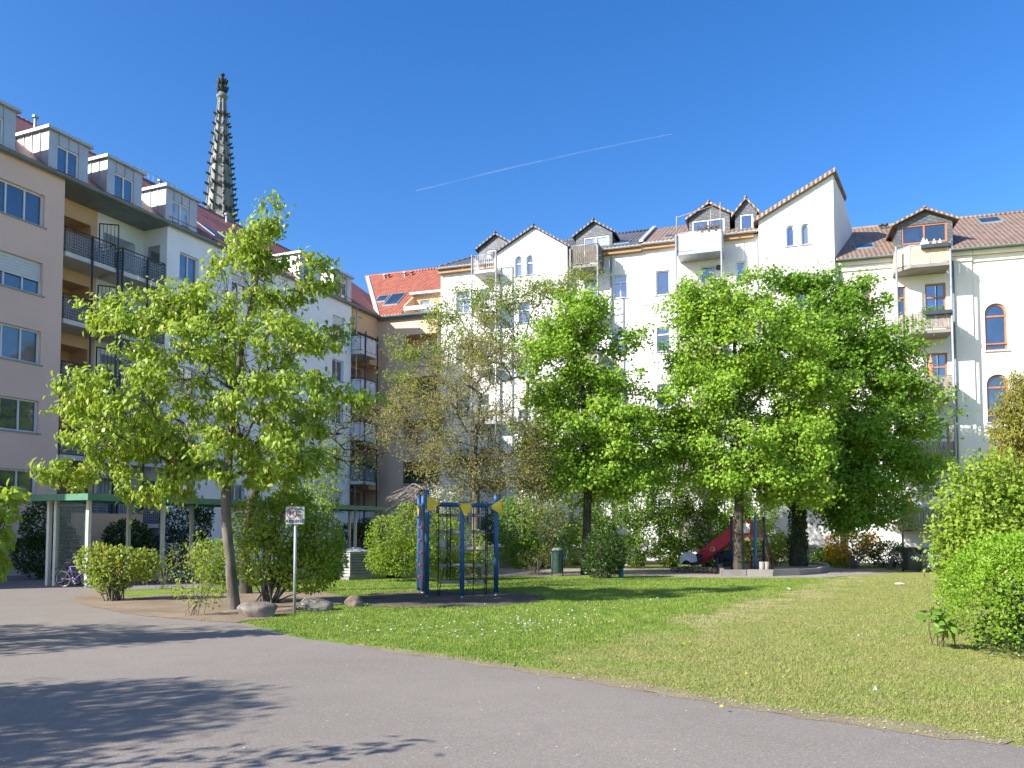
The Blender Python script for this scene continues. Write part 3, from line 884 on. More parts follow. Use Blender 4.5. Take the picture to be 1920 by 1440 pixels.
# roof dormer terrace in peach
sa, sb = FB.s(764, 575, .7), A_S - .05
z0 = ZBe + .2; z1 = FB.z(800, 552, 1.5)
m = MB(); o = dict(s0=FB.s(788, 575, 1.6), s1=FB.s(806, 575, 1.6), z0=z0 + .05, z1=z1 - .35)
wall(m, sa, sb, z0 - .1, z1, [o], 1.6, .15)
d = m.build('roof_terrace', m_peach, bb)
window(d, o, (m_upvc, m_glassd, m_upvc), 1.6, .15, 1)
m = MB(); m.prism([(sa, .1, ZBe + .1), (sa, .1, fB(.1) + .45), (sa, 1.75, z1 + .1), (sa, 2.4, z1 + .1), (sa, 2.4, ZBe + .1)], (.12, 0, 0)); m.build('side_wall', m_peach, d); m = MB(); m.prism([(sb - .12, .1, fB(.1) + .1), (sb - .12, .1, fB(.1) + .45), (sb - .12, 1.75, z1 + .1), (sb - .12, 2.4, z1 + .1), (sb - .12, 2.4, fB(2.4))], (.12, 0, 0)); m.build('side_wall', m_palecon, d)
m = MB(); m.box(sa - .1, sb, 1.2, 3.4, z1 + .02, z1 + .16); m.build('terrace_canopy', m_zinc, d)
m = MB(); m.box(sa + .1, sb, -.02, .08, fB(.0) + .15, fB(.0) + .42); m.build('terrace_parapet', m_zinc, d)
m = MB(); m.tube([(A_S - .15, -.25, ZBe), (A_S - .15, -.12, ZBe - .6), (A_S - .15, -.1, -.5)], .06, 8); m.build('downpipe', M('copper_brown_pipe', (.33, .22, .14), .5), bb)

# ------------------------------------------------------------------ white houses
A0 = FB.world(A_S, 0, 0)
FW = Facade((A0.x, A0.y), (0.945, -0.327))
ww = FW.root('white_gabled_house', 'white house with small gabled bay and dark tiled roof, beside the beige corner house', 'building')
s12, s23, s34, s45, s5e = [FW.s(u, 600) for u in (932, 1068, 1205, 1425, 1567)]
ZW = FW.z(1190, 466)                         # eaves
rowsW = [(FW.z(1163, 515), FW.z(1163, 559))]
zst = 3.55
def WR(u0, u1, k=0, top=None, bot=None):
    return dict(s0=FW.s(u0, 600), s1=FW.s(u1, 600), z1=(top or rowsW[0][0]) - k * zst, z0=(bot or rowsW[0][1]) - k * zst)
o1 = [WR(855, 881, k) for k in range(5)] + [dict(WR(899, 918, k), z0=rowsW[0][0] - 2.35 - k * zst) for k in range(5)]
o3 = [WR(1150, 1177, k) for k in range(5)] + [dict(WR(1097, 1121, k), z0=rowsW[0][0] - 2.35 - k * zst) for k in range(5)]
y2 = -.55
def FWr(u0, v0, u1, v1, y=0.0, **k): return dict(FW.rect(u0, v0, u1, v1, y), **k)
o2 = [FWr(965.5, 480, 979, 517.5, y2, arch=True), FWr(986.5, 478, 1000, 515, y2, arch=True)]
o2 += [dict(s0=FW.s(972, 600, y2), s1=FW.s(994, 600, y2), z1=FW.z(983, 566, y2) - k * zst, z0=FW.z(983, 606, y2) - k * zst) for k in range(4)]
m = MB(); wall(m, 0, s12, -1, ZW, o1, 0); wall(m, s23, s34, -1, ZW, o3, 0)
wall(m, s12, s23, -1, FW.z(1066, 462, y2), o2, y2)
zl, zr, zp = FW.z(934, 472, y2), FW.z(1066, 462, y2), FW.z(1000, 428, y2)
zl = zr
sp2 = FW.s(1001, 430, y2)
m.poly([(s12, y2, zl), (s23, y2, zr), (sp2, y2, zp)])
m.poly([(s12, .0, -1), (s12, y2, -1), (s12, y2, zl), (s12, .0, zl)]); m.poly([(s23, y2, -1), (s23, 0, -1), (s23, 0, zr), (s23, y2, zr)])
house_shell(m, 0, s34, 10, -1, ZW)
m.build('wall', m_white, ww)
for o in o1 + o3: window(ww, o, (m_upvc, m_glassb, m_sill), 0, .16, cols=2, transom=.68, fw=.08, sill=.05)
for i, o in enumerate(o2): window(ww, o, (m_upvc, m_glassb, m_sill), y2, .2, cols=1, transom=.62, fw=.07, sill=.05)
RWy = 5.0; RWz = FW.z(1200, 438, RWy)
fW = lambda y: ZW + .02 + (y + .35) * (RWz - ZW) / (RWy + .35)
m = MB(); slope_roof(m, -.15, s34 - .1, -.35, ZW + .02, RWy, RWz, hipl=3.3); slope_roof(m, -.15, s34 - .1, 10, ZW + .02, RWy, RWz, hipl=3.3)
m.prism([(-.15, -.35, ZW + .02), (-.15, 10, ZW + .02), (3.15, RWy, RWz)], (0, 0, .14))
# roof over the gabled bay
k2 = (zp - zr) / ((s23 - s12) / 2)
for e, sg in ((s12, -1), (s23, 1)):
    m.prism([(sp2, y2 - .2, zp + .04), (e + sg * .2, y2 - .2, zr - .2 * k2 + .04), (e + sg * .2, 4.5, zr - .2 * k2 + .04), (sp2, 4.5, zp + .04)], (0, 0, .13))
m.build('roof', m_darktile, ww)
m = MB(); m.tube([(sp2, y2 - .22, zp + .17), (sp2, 4.5, zp + .17)], .09, 8); m.tube([(3.15, RWy, RWz + .15), (s34, RWy, RWz + .15)], .1, 8); m.tube([(-.15, -.35, ZW + .16), (3.15, RWy, RWz + .15)], .08, 8); m.build('ridge_tiles', m_darktile, ww)
m = MB(); m.box(-.1, s12 - .02, -.3, -.03, ZW - .28, ZW - .02); m.build('eave_board', m_timber, ww); m = MB(); m.box(s23 + .02, s34, -.3, -.03, ZW - .28, ZW - .02); m.build('eave_board', m_timber, ww)
m = MB(); gutter(m, -.15, s12 - .05, -.42, ZW + .05, .1); m.build('gutter', m_zinc, ww); m = MB(); gutter(m, s23 + .25, s34, -.42, ZW + .05, .1); m.build('gutter', m_zinc, ww)
ds0, ds1 = FW.s(898, 470, .5), FW.s(962, 470, .5)
wz = dict(s0=FW.s(913, 470, .5), s1=FW.s(936, 470, .5), z0=ZW + .1, z1=FW.z(925, 468, .5), cols=1)
gable_dormer(ww, FW, ds0, ds1, ZW - .1, FW.z(900, 467, .5), FW.z(934, 441, .5), .5, 4.2, (m_slate, m_darktile, m_upvc, m_glassb), [wz])
ds0, ds1 = FW.s(1080, 450, .5), FW.s(1148, 450, .5)
wz = dict(s0=FW.s(1094, 450, .5), s1=FW.s(1142, 450, .5), z0=ZW + .1, z1=FW.z(1118, 443, .5), cols=2)
gable_dormer(ww, FW, ds0, ds1, ZW - .1, FW.z(1114, 439, .5), FW.z(1116, 417, .5), .5, 4.2, (m_slate, m_darktile, m_upvc, m_glassb), [wz])
skylight(ww, s34 - 1.9, s34 - .9, .4, 1.4, fW)
BD = -1.45
def stack(F, root, uL, uR, slabs, mats_list, styles, depth=BD, rails=None, postz=True, ch=0.0, y1=-.004):
    sL, sR_ = F.s(uL, 560, depth), F.s(uR, 560, depth)
    um = (uL + uR) / 2
    zs = [F.z(um, v, depth) for v in slabs]
    n0 = len(slabs)
    while zs[-1] > 4.2: zs.append(zs[-1] - zst)
    for i, z in enumerate(zs):
        j = min(i, len(styles) - 1)
        balcony(root, F, sL, sR_, depth, z, mats_list[min(i, len(mats_list) - 1)], .18, (rails or [1.0])[min(i, len(rails or [1]) - 1)], styles[j], y1, chamfer=ch)
    for s, y in ((sL - .03, depth - .055), (sR_ - .06, depth - .055)):
        q = MB(); q.tube([(s, y, -.6), (s, y, zs[0] + 1.25)], .055, 8); q.build('balcony_post', m_steel, root)
    return sL, sR_, zs
stack(FW, ww, 886, 932, [511, 591], [(m_palecon, m_steel, m_steel), (m_palecon, m_steel, m_cloth), (m_palecon, m_steel, m_steel)], ['bars', 'cloth', 'bars'])
stack(FW, ww, 1071, 1123, [501, 585], [(m_concrete, m_steel, m_darkreed), (m_concrete, m_steel, m_darksteel), (m_concrete, m_steel, m_greywood)], ['wood', 'bars', 'wood'], rails=[1.25, 1.0])
for s, yy in ((FW.s(938, 600, y2), y2 - .1), (s23 + .12, -.12), (FW.s(1147, 600), -.1)):
    m = MB(); m.tube([(s, yy, -.5), (s, yy, ZW - .4)], .06, 8); m.build('downpipe', m_steel, ww)

# ---- the brighter white house with the lean-to gable
wg = FW.root('white_shed_gable_house', 'bright white house with a tall single pitch gable wall and brown tiled roof', 'building')
ZX = FW.z(1425, 444)
ZX = max(ZX, ZW + .05)
def W4(u0, u1, v0, v1, k=0): return dict(FW.rect(u0, v0, u1, v1), **{})
o4 = []
for k in range(5):
    for (u0, u1, v0, v1) in ((1230, 1256, 507, 553), (1313, 1342, 498, 556), (1380, 1398, 490, 530)):
        o = FW.rect(u0, v0, u1, v1); o['z0'] -= k * zst; o['z1'] -= k * zst; o4.append(o)
y5 = -.5
o5 = [FWr(1474, 422, 1490, 461.5, y5, arch=True), FWr(1502, 418.5, 1518, 458.5, y5, arch=True)]
for k in range(4):
    o = FWr(1490, 518, 1516, 575, y5, arch=True); o['z0'] -= k * zst; o['z1'] -= k * zst; o5.append(o)
o5.append(FWr(1476, 1000, 1513, 1022, y5))
zgl, zgr = FW.z(1426, 413, y5), FW.z(1567, 326, y5)
s45, s5e = FW.s(1425, 600, y5), FW.s(1567, 600, y5)
m = MB(); wall(m, s34, s45, -1, ZX, o4, 0); wall(m, s45, s5e, -1, zgl, o5, y5, .2)
m.poly([(s45, y5, zgl), (s5e, y5, zgl), (s5e, y5, zgr)])
m.poly([(s45, 1.5, -1), (s45, y5, -1), (s45, y5, zgl), (s45, 1.5, zgl)])
# the right hand party wall is not square to the front
def far_pt(u, v, Y): 
    p = P(u, v, Y) - FW.o
    return (p.dot(FW.t), p.dot(FW.n), p.z)
a = (s5e, y5, zgr)
Yb = FW.world(s5e, y5, 0).y
pB = far_pt(1583, 376, Yb + 2.3); pC = far_pt(1598, 430, Yb + 4.2)
m.poly([(s5e, y5, -1), (pC[0], pC[1], -1), pC, pB, a])
m.poly([(pC[0], pC[1], -1), (s34, 9, -1), (s34, 9, ZX), pC]); m.poly([(s34, 9, -1), (s34, 0, -1), (s34, 0, ZX), (s34, 9, ZX)])
m.build('wall', m_white2, wg)
for o in o4: window(wg, o, (m_upvc, m_glassb, m_sill), 0, .16, cols=1, transom=.7 if o['z1'] < rowsW[0][0] - 2 else None, fw=.08, sill=.05)
for o in o5: window(wg, o, (m_upvc, m_glassb, m_sill), y5, .2, cols=1, fw=.08, sill=.05)
fX = lambda y: ZX + .02 + (y + .35) * (RWz - ZX) / (RWy + .35)
m = MB(); slope_roof(m, s34 + .1, s45 + .3, -.35, ZX + .02, RWy, RWz + .1)
# lean-to roof over the gable: rises to the right
up = .12; e = (zgr - zgl) / (s5e - s45)
m.prism([(s45 - .3, y5 - .22, zgl - .3 * e + .03), (s5e + .12, y5 - .22, zgr + .12 * e + .03), (pB[0] + .12, pB[1] - .1, pB[2] + .05), (pC[0] - 1.5, pC[1] + .3, pC[2] + .2), (s45 - .3, 4.5, zgl - .3 * e + .03)], (0, 0, .17))
m.build('roof', m_browntile, wg)
m = MB(); m.prism([(s34 - .12, -.4, ZW + .25), (s34 + .14, -.4, ZW + .25), (s34 + .14, RWy, RWz + .3), (s34 - .12, RWy, RWz + .3)], (0, 0, .12)); m.build('firewall', m_zinc, wg)
n_ = 14
m = MB()
for i in range(n_):
    t0, t1 = i / n_, (i + .96) / n_
    sa, sb = s45 - .3 + (s5e + .42 - s45) * t0, s45 - .3 + (s5e + .42 - s45) * t1
    za, zb_ = zgl - .3 * e + (sa - s45 + .3) * e, zgl - .3 * e + (sb - s45 + .3) * e
    m.prism([(sa, y5 - .26, za + .0), (sb, y5 - .26, zb_ + .0), (sb, y5 - .26, zb_ + .24), (sa, y5 - .26, za + .24)], (0, .3, 0))
m.build('verge_tiles', m_browntile, wg)
m = MB(); m.box(s34, s45 - .3, -.3, -.03, ZX - .26, ZX - .02); m.build('eave_board', m_timber, wg)
m = MB(); gutter(m, s34, s45 - .1, -.42, ZX + .05, .1); m.build('gutter', m_zinc, wg)
wz = dict(s0=FW.s(1297, 410, .5), s1=FW.s(1358, 410, .5), z0=ZX + .1, z1=FW.z(1328, 411, .5), cols=2)
gable_dormer(wg, FW, FW.s(1292, 400, .5), FW.s(1368, 400, .5), ZX - .1, FW.z(1330, 406, .5), FW.z(1328, 384, .5), .5, 4.2, (m_slate, m_browntile, m_upvc, m_glassb), [wz])
wz = dict(s0=FW.s(1387, 410, .4), s1=FW.s(1412, 410, .4), z0=ZX + .25, z1=FW.z(1400, 401, .4), cols=1)
gable_dormer(wg, FW, FW.s(1378, 400, .4), FW.s(1419, 400, .4), ZX - .1, FW.z(1398, 399, .4), FW.z(1398, 376, .4), .4, 4.2, (m_slate, m_browntile, m_upvc, m_glassb), [wz])
skylight(wg, FW.s(1245, 440, .8), FW.s(1262, 440, .8), .4, 1.2, fX)
sL, sRr, zs = stack(FW, wg, 1270, 1356, [474, 565], [(m_steel, m_steel, m_cloth), (m_concrete, m_steel, m_greywood)], ['wood', 'wood'], rails=[1.15, 1.0])
m = MB()   # washing-line posts and pergola pole over the top balcony
zt = zs[0] + 1.3
m.tube([(sL, BD, zt - .2), (sL, BD, zt + 1.1)], .03, 6); m.tube([(sL, BD, zt + 1.0), (sRr, BD, zt + 1.55)], .025, 6); m.tube([(sRr - .1, BD, zt - .2), (sRr - .1, BD, zt + 1.6)], .035, 6)
m.tube([(sL + 2.0, BD + .1, zt - .2), (sL + 2.0, BD + .1, zt + 1.2)], .03, 6); m.build('pergola_poles', m_greywood, wg)
m = MB(); m.tube([(s45 - .12, -.1, -.5), (s45 - .12, -.1, ZX - .4)], .06, 8); m.build('downpipe', m_steel, wg)
m = MB(); o = FW.px(1347, 502); m.lathe([(.16, 0), (.16, .08), (.12, .1)], 14, (0, 0, 0)); me = m.build('wall_lamp', m_darksteel, wg); me.location = (o[0], -.01, o[1]); me.rotation_euler = (math.pi / 2, 0, 0)

# ------------------------------------------------------------------ cream house on the right
B0 = FW.world(FW.s(1571, 700), 0, 0)
FC = Facade((B0.x, B0.y), (0.957, -0.289))
cr = FC.root('cream_house', 'cream house with arched orange framed windows and brown tiled roof on the right', 'building')
ZC = FC.z(1740, 478)
stc = 3.95
yc2 = .0
sc_edge = FC.s(1825, 600)
oc1 = []
for k in range(4):
    for (u0, u1, v0, v1) in ((1684, 1699, 537, 602), (1735, 1774, 531, 612), (1618, 1632, 538, 590)):
        o = FC.rect(u0, v0, u1, v1); o['z0'] -= k * stc; o['z1'] -= k * stc; o['k'] = k; oc1.append(o)
oc2 = []
for k in range(4):
    for du in (0, 150):
        o = dict(FC.rect(1847 + du, 568, 1889 + du, 657, .1), arch=True); o['z0'] -= k * stc; o['z1'] -= k * stc; oc2.append(o)
m = MB(); wall(m, 0, sc_edge, -1, ZC, oc1, 0); wall(m, sc_edge, 18, -1, ZC, oc2, .12, .18)
m.poly([(sc_edge, 0, -1), (sc_edge, .12, -1), (sc_edge, .12, ZC), (sc_edge, 0, ZC)])
house_shell(m, 0, 18, 10, -1, ZC)
m.build('wall', m_cream, cr)
for o in oc1: window(cr, o, (m_orangewood, m_glassb, m_palecon), 0, .16, cols=1, transom=.68, fw=.09, sill=.08)
for i, o in enumerate(oc2): window(cr, o, (m_orangewood, m_glassb if i < 2 else m_glass, m_palecon), .12, .18, cols=1, transom=.73, fw=.1, sill=.1, rail=True)
RCy = 5.2; RCz = FC.z(1860, 408, RCy)
fC = lambda y: ZC + .02 + (y + .4) * (RCz - ZC) / (RCy + .4)
m = MB(); slope_roof(m, -.2, 18.3, -.4, ZC + .02, RCy, RCz); slope_roof(m, -.2, 18.3, 10, ZC + .02, RCy, RCz); m.build('roof', m_browntile, cr)
m = MB(); m.tube([(-.2, RCy, RCz + .16), (18.3, RCy, RCz + .16)], .1, 8); m.build('ridge_tiles', m_browntile, cr)
m = MB(); gutter(m, .1, 18.2, -.48, ZC + .05, .11); m.build('gutter', m_gutter, cr)
m = MB(); m.box(.02, sc_edge, -.24, -.003, ZC - .25, ZC - .02); m.box(.02, sc_edge, -.1, -.003, ZC - .55, ZC - .27); m.box(sc_edge + .02, 18, -.24, .115, ZC - .25, ZC - .02); m.box(sc_edge + .02, 18, .02, .115, ZC - .6, ZC - .27); m.build('cornice', m_cream, cr)
dy = -.1
wz = dict(s0=FC.s(1690, 440, dy), s1=FC.s(1776, 440, dy), z0=FC.z(1730, 456, dy), z1=FC.z(1733, 420, dy), cols=2)
gable_dormer(cr, FC, FC.s(1682, 430, dy), FC.s(1786, 430, dy), ZC + .05, FC.z(1733, 417, dy), FC.z(1733, 396, dy), dy, 4.6, (m_slate, m_browntile, m_orangewood, m_glass), [wz], over=.3)
s_ = FC.s(1842, 418, 4); skylight(cr, s_ - .2, s_ + 1.0, 3.6, 4.6, fC)
s_ = FC.s(1622, 465, 1.2); skylight(cr, s_ - .6, s_ + .5, .9, 1.7, fC)
for u in (1652, 1661): roof_vent(cr, FC.s(u, 430, 4.6), 4.6, fC(4.6), m_darksteel, .3)
sLc, sRc, zsc = stack(FC, cr, 1683, 1786, [500, 625], [(m_concrete, m_steel, m_reed), (m_concrete, m_steel, m_greywood)], ['wood', 'wood'], depth=-1.6, rails=[1.05, 1.0], ch=.7)
for z in zsc[:2]:
    m = MB(); m.bbox(sLc + 1.2, sRc - .1, -1.83, -1.62, z + .95, z + 1.18, .02); m.build('planter_box', m_darksteel, cr)
m = MB(); m.tube([(FC.s(1791, 700), -.1, -.5), (FC.s(1791, 700), -.1, ZC - .5)], .065, 8); m.build('downpipe', m_gutter, cr)
m = MB(); m.tube([(.2, -.1, -.5), (.2, -.1, ZC - .5)], .065, 8); m.build('downpipe', m_gutter, cr)

# ------------------------------------------------------------------ church spire far behind
def build_church():
    Y = 150.0
    top = P(416, 137, Y); bot = P(412.5, 412, Y)
    cx = bot.x
    rt = empty('church_tower', (cx, Y, gz(cx, Y)), 'slender gothic stone church spire with crockets rising behind the white range', 'church tower', rz=R(11))
    z0 = gz(cx, Y)
    stone = M('spire_sandstone', (0.225, 0.225, 0.205), .85, .3, .25, bmp=.4, bscale=2, dirt_or_glare=(.07, .07, .07), dirt_or_glare_amt=.75)
    dark = M('sooty_sandstone', (0.05, 0.052, 0.055), .9, .3, 1)
    zt = top.z - z0; zb = bot.z - z0
    rb = 27.0 / FPX * Y                     # half width at the roof line
    zc = P(414, 185, Y).z - z0              # collar
    rc = 6.5 / FPX * Y
    k = (rb - rc) / (zc - zb)
    zlow = 40.0
    rl = rb + (zb - zlow) * k
    m = MB()
    def ring(r, z): return [(r * math.cos(R(22.5 + 45 * i)), r * math.sin(R(22.5 + 45 * i)), z) for i in range(8)]
    zs = np.linspace(zlow, zc, 15)
    for a, b in zip(zs, zs[1:]):
        A, B = ring(rl - (a - zlow) * k, a), ring(rl - (b - zlow) * k, b)
        for i in range(8): j = (i + 1) % 8; m.poly([A[i], A[j], B[j], B[i]])
    sp = m.build('spire', stone, rt)
    m = MB()
    for i in range(8):
        a = R(22.5 + 45 * i)
        m.tube([(math.cos(a) * (rl + .02), math.sin(a) * (rl + .02), zlow), (math.cos(a) * rc, math.sin(a) * rc, zc)], [.3, .14], 6)
    m.build('ribs', stone, sp)
    m = MB()
    for z in np.linspace(zlow + 6, zc - 1, 8):
        A = ring(rl - (z - zlow) * k + .05, z); B = ring(rl - (z - zlow) * k + .05, z + .3)
        for i in range(8): j = (i + 1) % 8; m.poly([A[i], A[j], B[j], B[i]])
    m.build('string_courses', stone, sp)
    m = MB()
    for i in range(8):
        a = R(45 * i)
        for z in np.linspace(zb + 1, zc - 4, 5):
            r = (rl - (z - zlow) * k) * math.cos(R(22.5)) + .03
            w = r * .13
            c, s = math.cos(a), math.sin(a)
            for q in (-1, 1):
                m = MB(); m.prism([(c * r - s * (q * w * 1.3 + dx), s * r + c * (q * w * 1.3 + dx), z + dz) for dx, dz in ((-w, 0), (w, 0), (w, .9), (0, 1.3), (-w, .9))], (c * .04, s * .04, 0)); m.build('slit_opening', dark, sp)
    # crockets: little leafy hooks up every rib
    cm = MB(); cm.smooth = True
    cm.tube([(0, 0, -.35), (.35, 0, .0), (.8, 0, .12), (1.05, 0, .42)], [.25, .24, .2, .07], 6)
    cm.tube([(.5, 0, .05), (.62, .3, .2)], [.17, .06], 5); cm.tube([(.5, 0, .05), (.62, -.3, .2)], [.17, .06], 5); cm.tube([(.55, 0, .0), (.85, 0, -.3)], [.15, .05], 5)
    cme = cm.mesh('crocket'); cme.materials.append(dark)
    for i in range(8):
        a = R(22.5 + 45 * i)
        for z in np.linspace(zb - 1.5, zc - 3.2, 12):
            o = bpy.data.objects.new('crocket', cme); COL.objects.link(o); o.parent = rt
            r = rl - (z - zlow) * k
            o.location = (math.cos(a) * r, math.sin(a) * r, z); o.rotation_euler = (0, 0, a)
            o.scale = (.7 + .3 * (zc - z) / (zc - zb),) * 3
    # collar and finial
    m = MB(); H = zt - zc
    m.lathe([(rc, -.3), (rc * 1.6, .15), (rc * 1.65, .5), (rc * .9, .9), (rc * .8, 1.2), (rc * .6, H * .3)], 16, (0, 0, zc)); m.build('collar', stone, rt)
    m = MB(); m.lathe([(.4, H * .3), (.35, H * .62), (.28, H * .8), (.22, H * .86), (.42, H * .9), (.45, H * .95), (.2, H * .985), (.03, H)], 12, (0, 0, zc))
    for zz, rr in ((H * .4, 1.15), (H * .68, 1.0)):
        for i in range(8):
            a = R(45 * i); c, s = math.cos(a), math.sin(a)
            m.tube([(c * .25, s * .25, zc + zz - .45), (c * rr * .75, s * rr * .75, zc + zz - .1), (c * rr, s * rr, zc + zz + .35)], [.3, .32, .12], 6)
            m.tube([(c * rr * .6, s * rr * .6, zc + zz - .2), (c * rr * .8, s * rr * .8, zc + zz - .65)], [.22, .1], 5)
    m.build('finial', dark, rt)
    m = MB(); hb = rl * 1.15
    m.box(-hb, hb, -hb, hb, -1, zlow); m.box(-hb - .3, hb + .3, -hb - .3, hb + .3, zlow - 1.5, zlow - .6); m.build('tower_body', stone, rt)
build_church()

# ------------------------------------------------------------------ vegetation kit
m_bark = M('grey_brown_bark', (0.125, 0.105, 0.08), .9, .35, 5, bmp=.7, bscale=22, stretch=(1, 1, .35))
m_barkd = M('dark_bark', (0.062, 0.054, 0.038), .9, .4, 5, bmp=.7, bscale=22, stretch=(1, 1, .35))
m_barkg = M('pale_grey_bark', (0.30, 0.265, 0.225), .9, .3, 5, bmp=.6, bscale=22, stretch=(1, 1, .35))
m_twig = M('greyish_twigs', (0.27, 0.225, 0.185), .9, .3, 3)

def blob_pts(blobs, n, shell=0.0, rng=RNG):
    """points inside a set of ellipsoids given as (u, v, depth, ru, rv[, rd]) of the survey"""
    es = []
    for b in blobs:
        u, v, Y, ru, rv = b[:5]
        rx, rz_ = ru * Y / FPX, rv * Y / FPX
        rd = b[5] if len(b) > 5 else 0.85 * max(rx, rz_)
        es.append((np.array(P(u, v, Y)), np.array([rx, rd, rz_])))
    vol = np.array([e[1].prod() ** 0.62 for e in es]); vol /= vol.sum()
    k = rng.choice(len(es), n, p=vol)
    d = rng.normal(size=(n, 3)); d /= np.linalg.norm(d, axis=1)[:, None]
    r = rng.random(n) ** (1 / 3)
    r = shell + (1 - shell) * r
    c = np.array([e[0] for e in es])[k]; s = np.array([e[1] for e in es])[k]
    return c + d * r[:, None] * s, d

def grow(stem, pts, bf=0.35):
    """join points to a stem (list of points) into one branching tree; returns nodes, parents"""
    N = [np.array(p, float) for p in stem]
    par = [-1] + list(range(len(stem) - 1))
    pl = [0.0]
    for i in range(1, len(N)): pl.append(pl[-1] + np.linalg.norm(N[i] - N[i - 1]) * 0.6)
    n = len(pts)
    best = np.full(n, 1e9); bi = np.zeros(n, int)
    for i, p in enumerate(N):
        if i < len(N) * 0.3 and len(N) > 3: continue
        c = np.linalg.norm(pts - p, axis=1) + bf * pl[i]
        k = c < best; best[k] = c[k]; bi[k] = i
    done = np.zeros(n, bool)
    for _ in range(n):
        j = int(np.argmin(np.where(done, 1e12, best)))
        done[j] = True
        q = bi[j]; a, b = N[q], pts[j]
        L = np.linalg.norm(b - a)
        m_ = (a + b) / 2 + RNG.normal(size=3) * L * 0.09 + np.array([0, 0, 0.06 * L])
        par.append(int(q)); N.append(m_); pl.append(pl[q] + L / 2)
        mi = len(N) - 1
        par.append(mi); N.append(b); pl.append(pl[q] + L)
        ei = len(N) - 1
        for idx in (mi, ei):
            c = np.linalg.norm(pts - N[idx], axis=1) + bf * pl[idx]
            k = (c < best) & ~done; best[k] = c[k]; bi[k] = idx
    return np.array(N), np.array(par)

def branch_mesh(name, N, par, R0, rmin, nstem, mat_, parent, expo=0.5, flare=1.35, sides=5):
    n = len(N)
    cnt = np.ones(n)
    for i in range(n - 1, 0, -1):
        if par[i] >= 0: cnt[par[i]] += cnt[i]
    r = np.maximum(rmin, R0 * (cnt / cnt[0]) ** expo)
    m = MB()
    # the stem as one smooth tube
    st = [Vector(N[i]) for i in range(nstem)]
    rr = [float(r[i]) for i in range(nstem)]
    rr[0] *= flare
    st[0] = st[0] - Vector((0, 0, .12))
    m.tube(st, rr, 10)
    V = [np.array(m.v)]; F4 = [np.array([f for f in m.f if len(f) == 4])]
    off = len(m.v)
    idx = np.array([i for i in range(nstem, n)])
    if len(idx):
        a = N[par[idx]]; b = N[idx]
        d = b - a; L = np.linalg.norm(d, axis=1); L[L < 1e-6] = 1e-6; d = d / L[:, None]
        h = np.where(np.abs(d[:, 2:3]) < .9, np.array([[0, 0, 1.0]]), np.array([[1.0, 0, 0]]))
        x = np.cross(d, h); x /= np.linalg.norm(x, axis=1)[:, None]; y = np.cross(d, x)
        ra = np.minimum(r[par[idx]], r[idx] * 1.35); rb = r[idx]
        ang = np.arange(sides) * 2 * np.pi / sides
        ring = np.cos(ang)[None, :, None] * x[:, None, :] + np.sin(ang)[None, :, None] * y[:, None, :]
        va = a[:, None, :] + ring * ra[:, None, None]; vb = (b + d * rb[:, None] * .3)[:, None, :] + ring * rb[:, None, None]
        v = np.concatenate([va, vb], 1).reshape(-1, 3)
        k = np.arange(sides); l = (k + 1) % sides
        q = np.stack([k, l, l + sides, k + sides], 1)
        f = (np.arange(len(idx)) * 2 * sides)[:, None, None] + q[None] + off
        V.append(v); F4.append(f.reshape(-1, 4))
    return np_mesh(name, np.concatenate(V), np.concatenate(F4), mat_, parent, smooth=True)

def frames(ax, nr):
    ax = ax / np.linalg.norm(ax, axis=1)[:, None]
    w = np.cross(ax, nr); w /= (np.linalg.norm(w, axis=1)[:, None] + 1e-9)
    nr = np.cross(w, ax)
    return ax, nr, w
def leaves_mesh(name, C, ax, nr, L, mat_, parent, wid=0.5, kind='rhomb', droop=0.3, fold=0.2):
    ax, nr, w = frames(ax, nr)
    L = L[:, None]
    if kind == 'rhomb':
        v = np.stack([C, C + ax * L * .5 + w * L * wid * .5 + nr * L * fold * .5, C + ax * L - nr * L * droop * .4, C + ax * L * .5 - w * L * wid * .5 + nr * L * fold * .5], 1)
        f = np.array([[0, 1, 2], [0, 2, 3]]); k = 4
    elif kind == 'long':
        v = np.stack([C, C + ax * L * .33 + w * L * wid * .5 + nr * L * .05, C + ax * L * .33 - w * L * wid * .5 + nr * L * .05,
                      C + ax * L * .7 + w * L * wid * .42 - nr * L * droop * .35, C + ax * L * .7 - w * L * wid * .42 - nr * L * droop * .35, C + ax * L - nr * L * droop], 1)
        f = np.array([[0, 2, 1], [1, 2, 4], [1, 4, 3], [3, 4, 5]]); k = 6
    else:   # five lobed, maple like
        ang = np.array([-2.3, -1.75, -1.1, -.62, -.3, 0, .3, .62, 1.1, 1.75, 2.3])
        rad = np.array([.35, .72, .48, .9, .55, 1.0, .55, .9, .48, .72, .35])
        pts = [C]
        for a_, r_ in zip(ang, rad):
            pts.append(C + L * (.55 * r_ * np.cos(a_) + .18) * ax + L * .55 * r_ * np.sin(a_) * w * (wid / .5) - nr * L * droop * .3 * r_)
        v = np.stack(pts, 1); f = np.array([[0, i, i + 1] for i in range(1, 11)]); k = 12
    F = (np.arange(len(C)) * k)[:, None, None] + f[None]
    return np_mesh(name, v.reshape(-1, 3), F.reshape(-1, 3), mat_, parent)

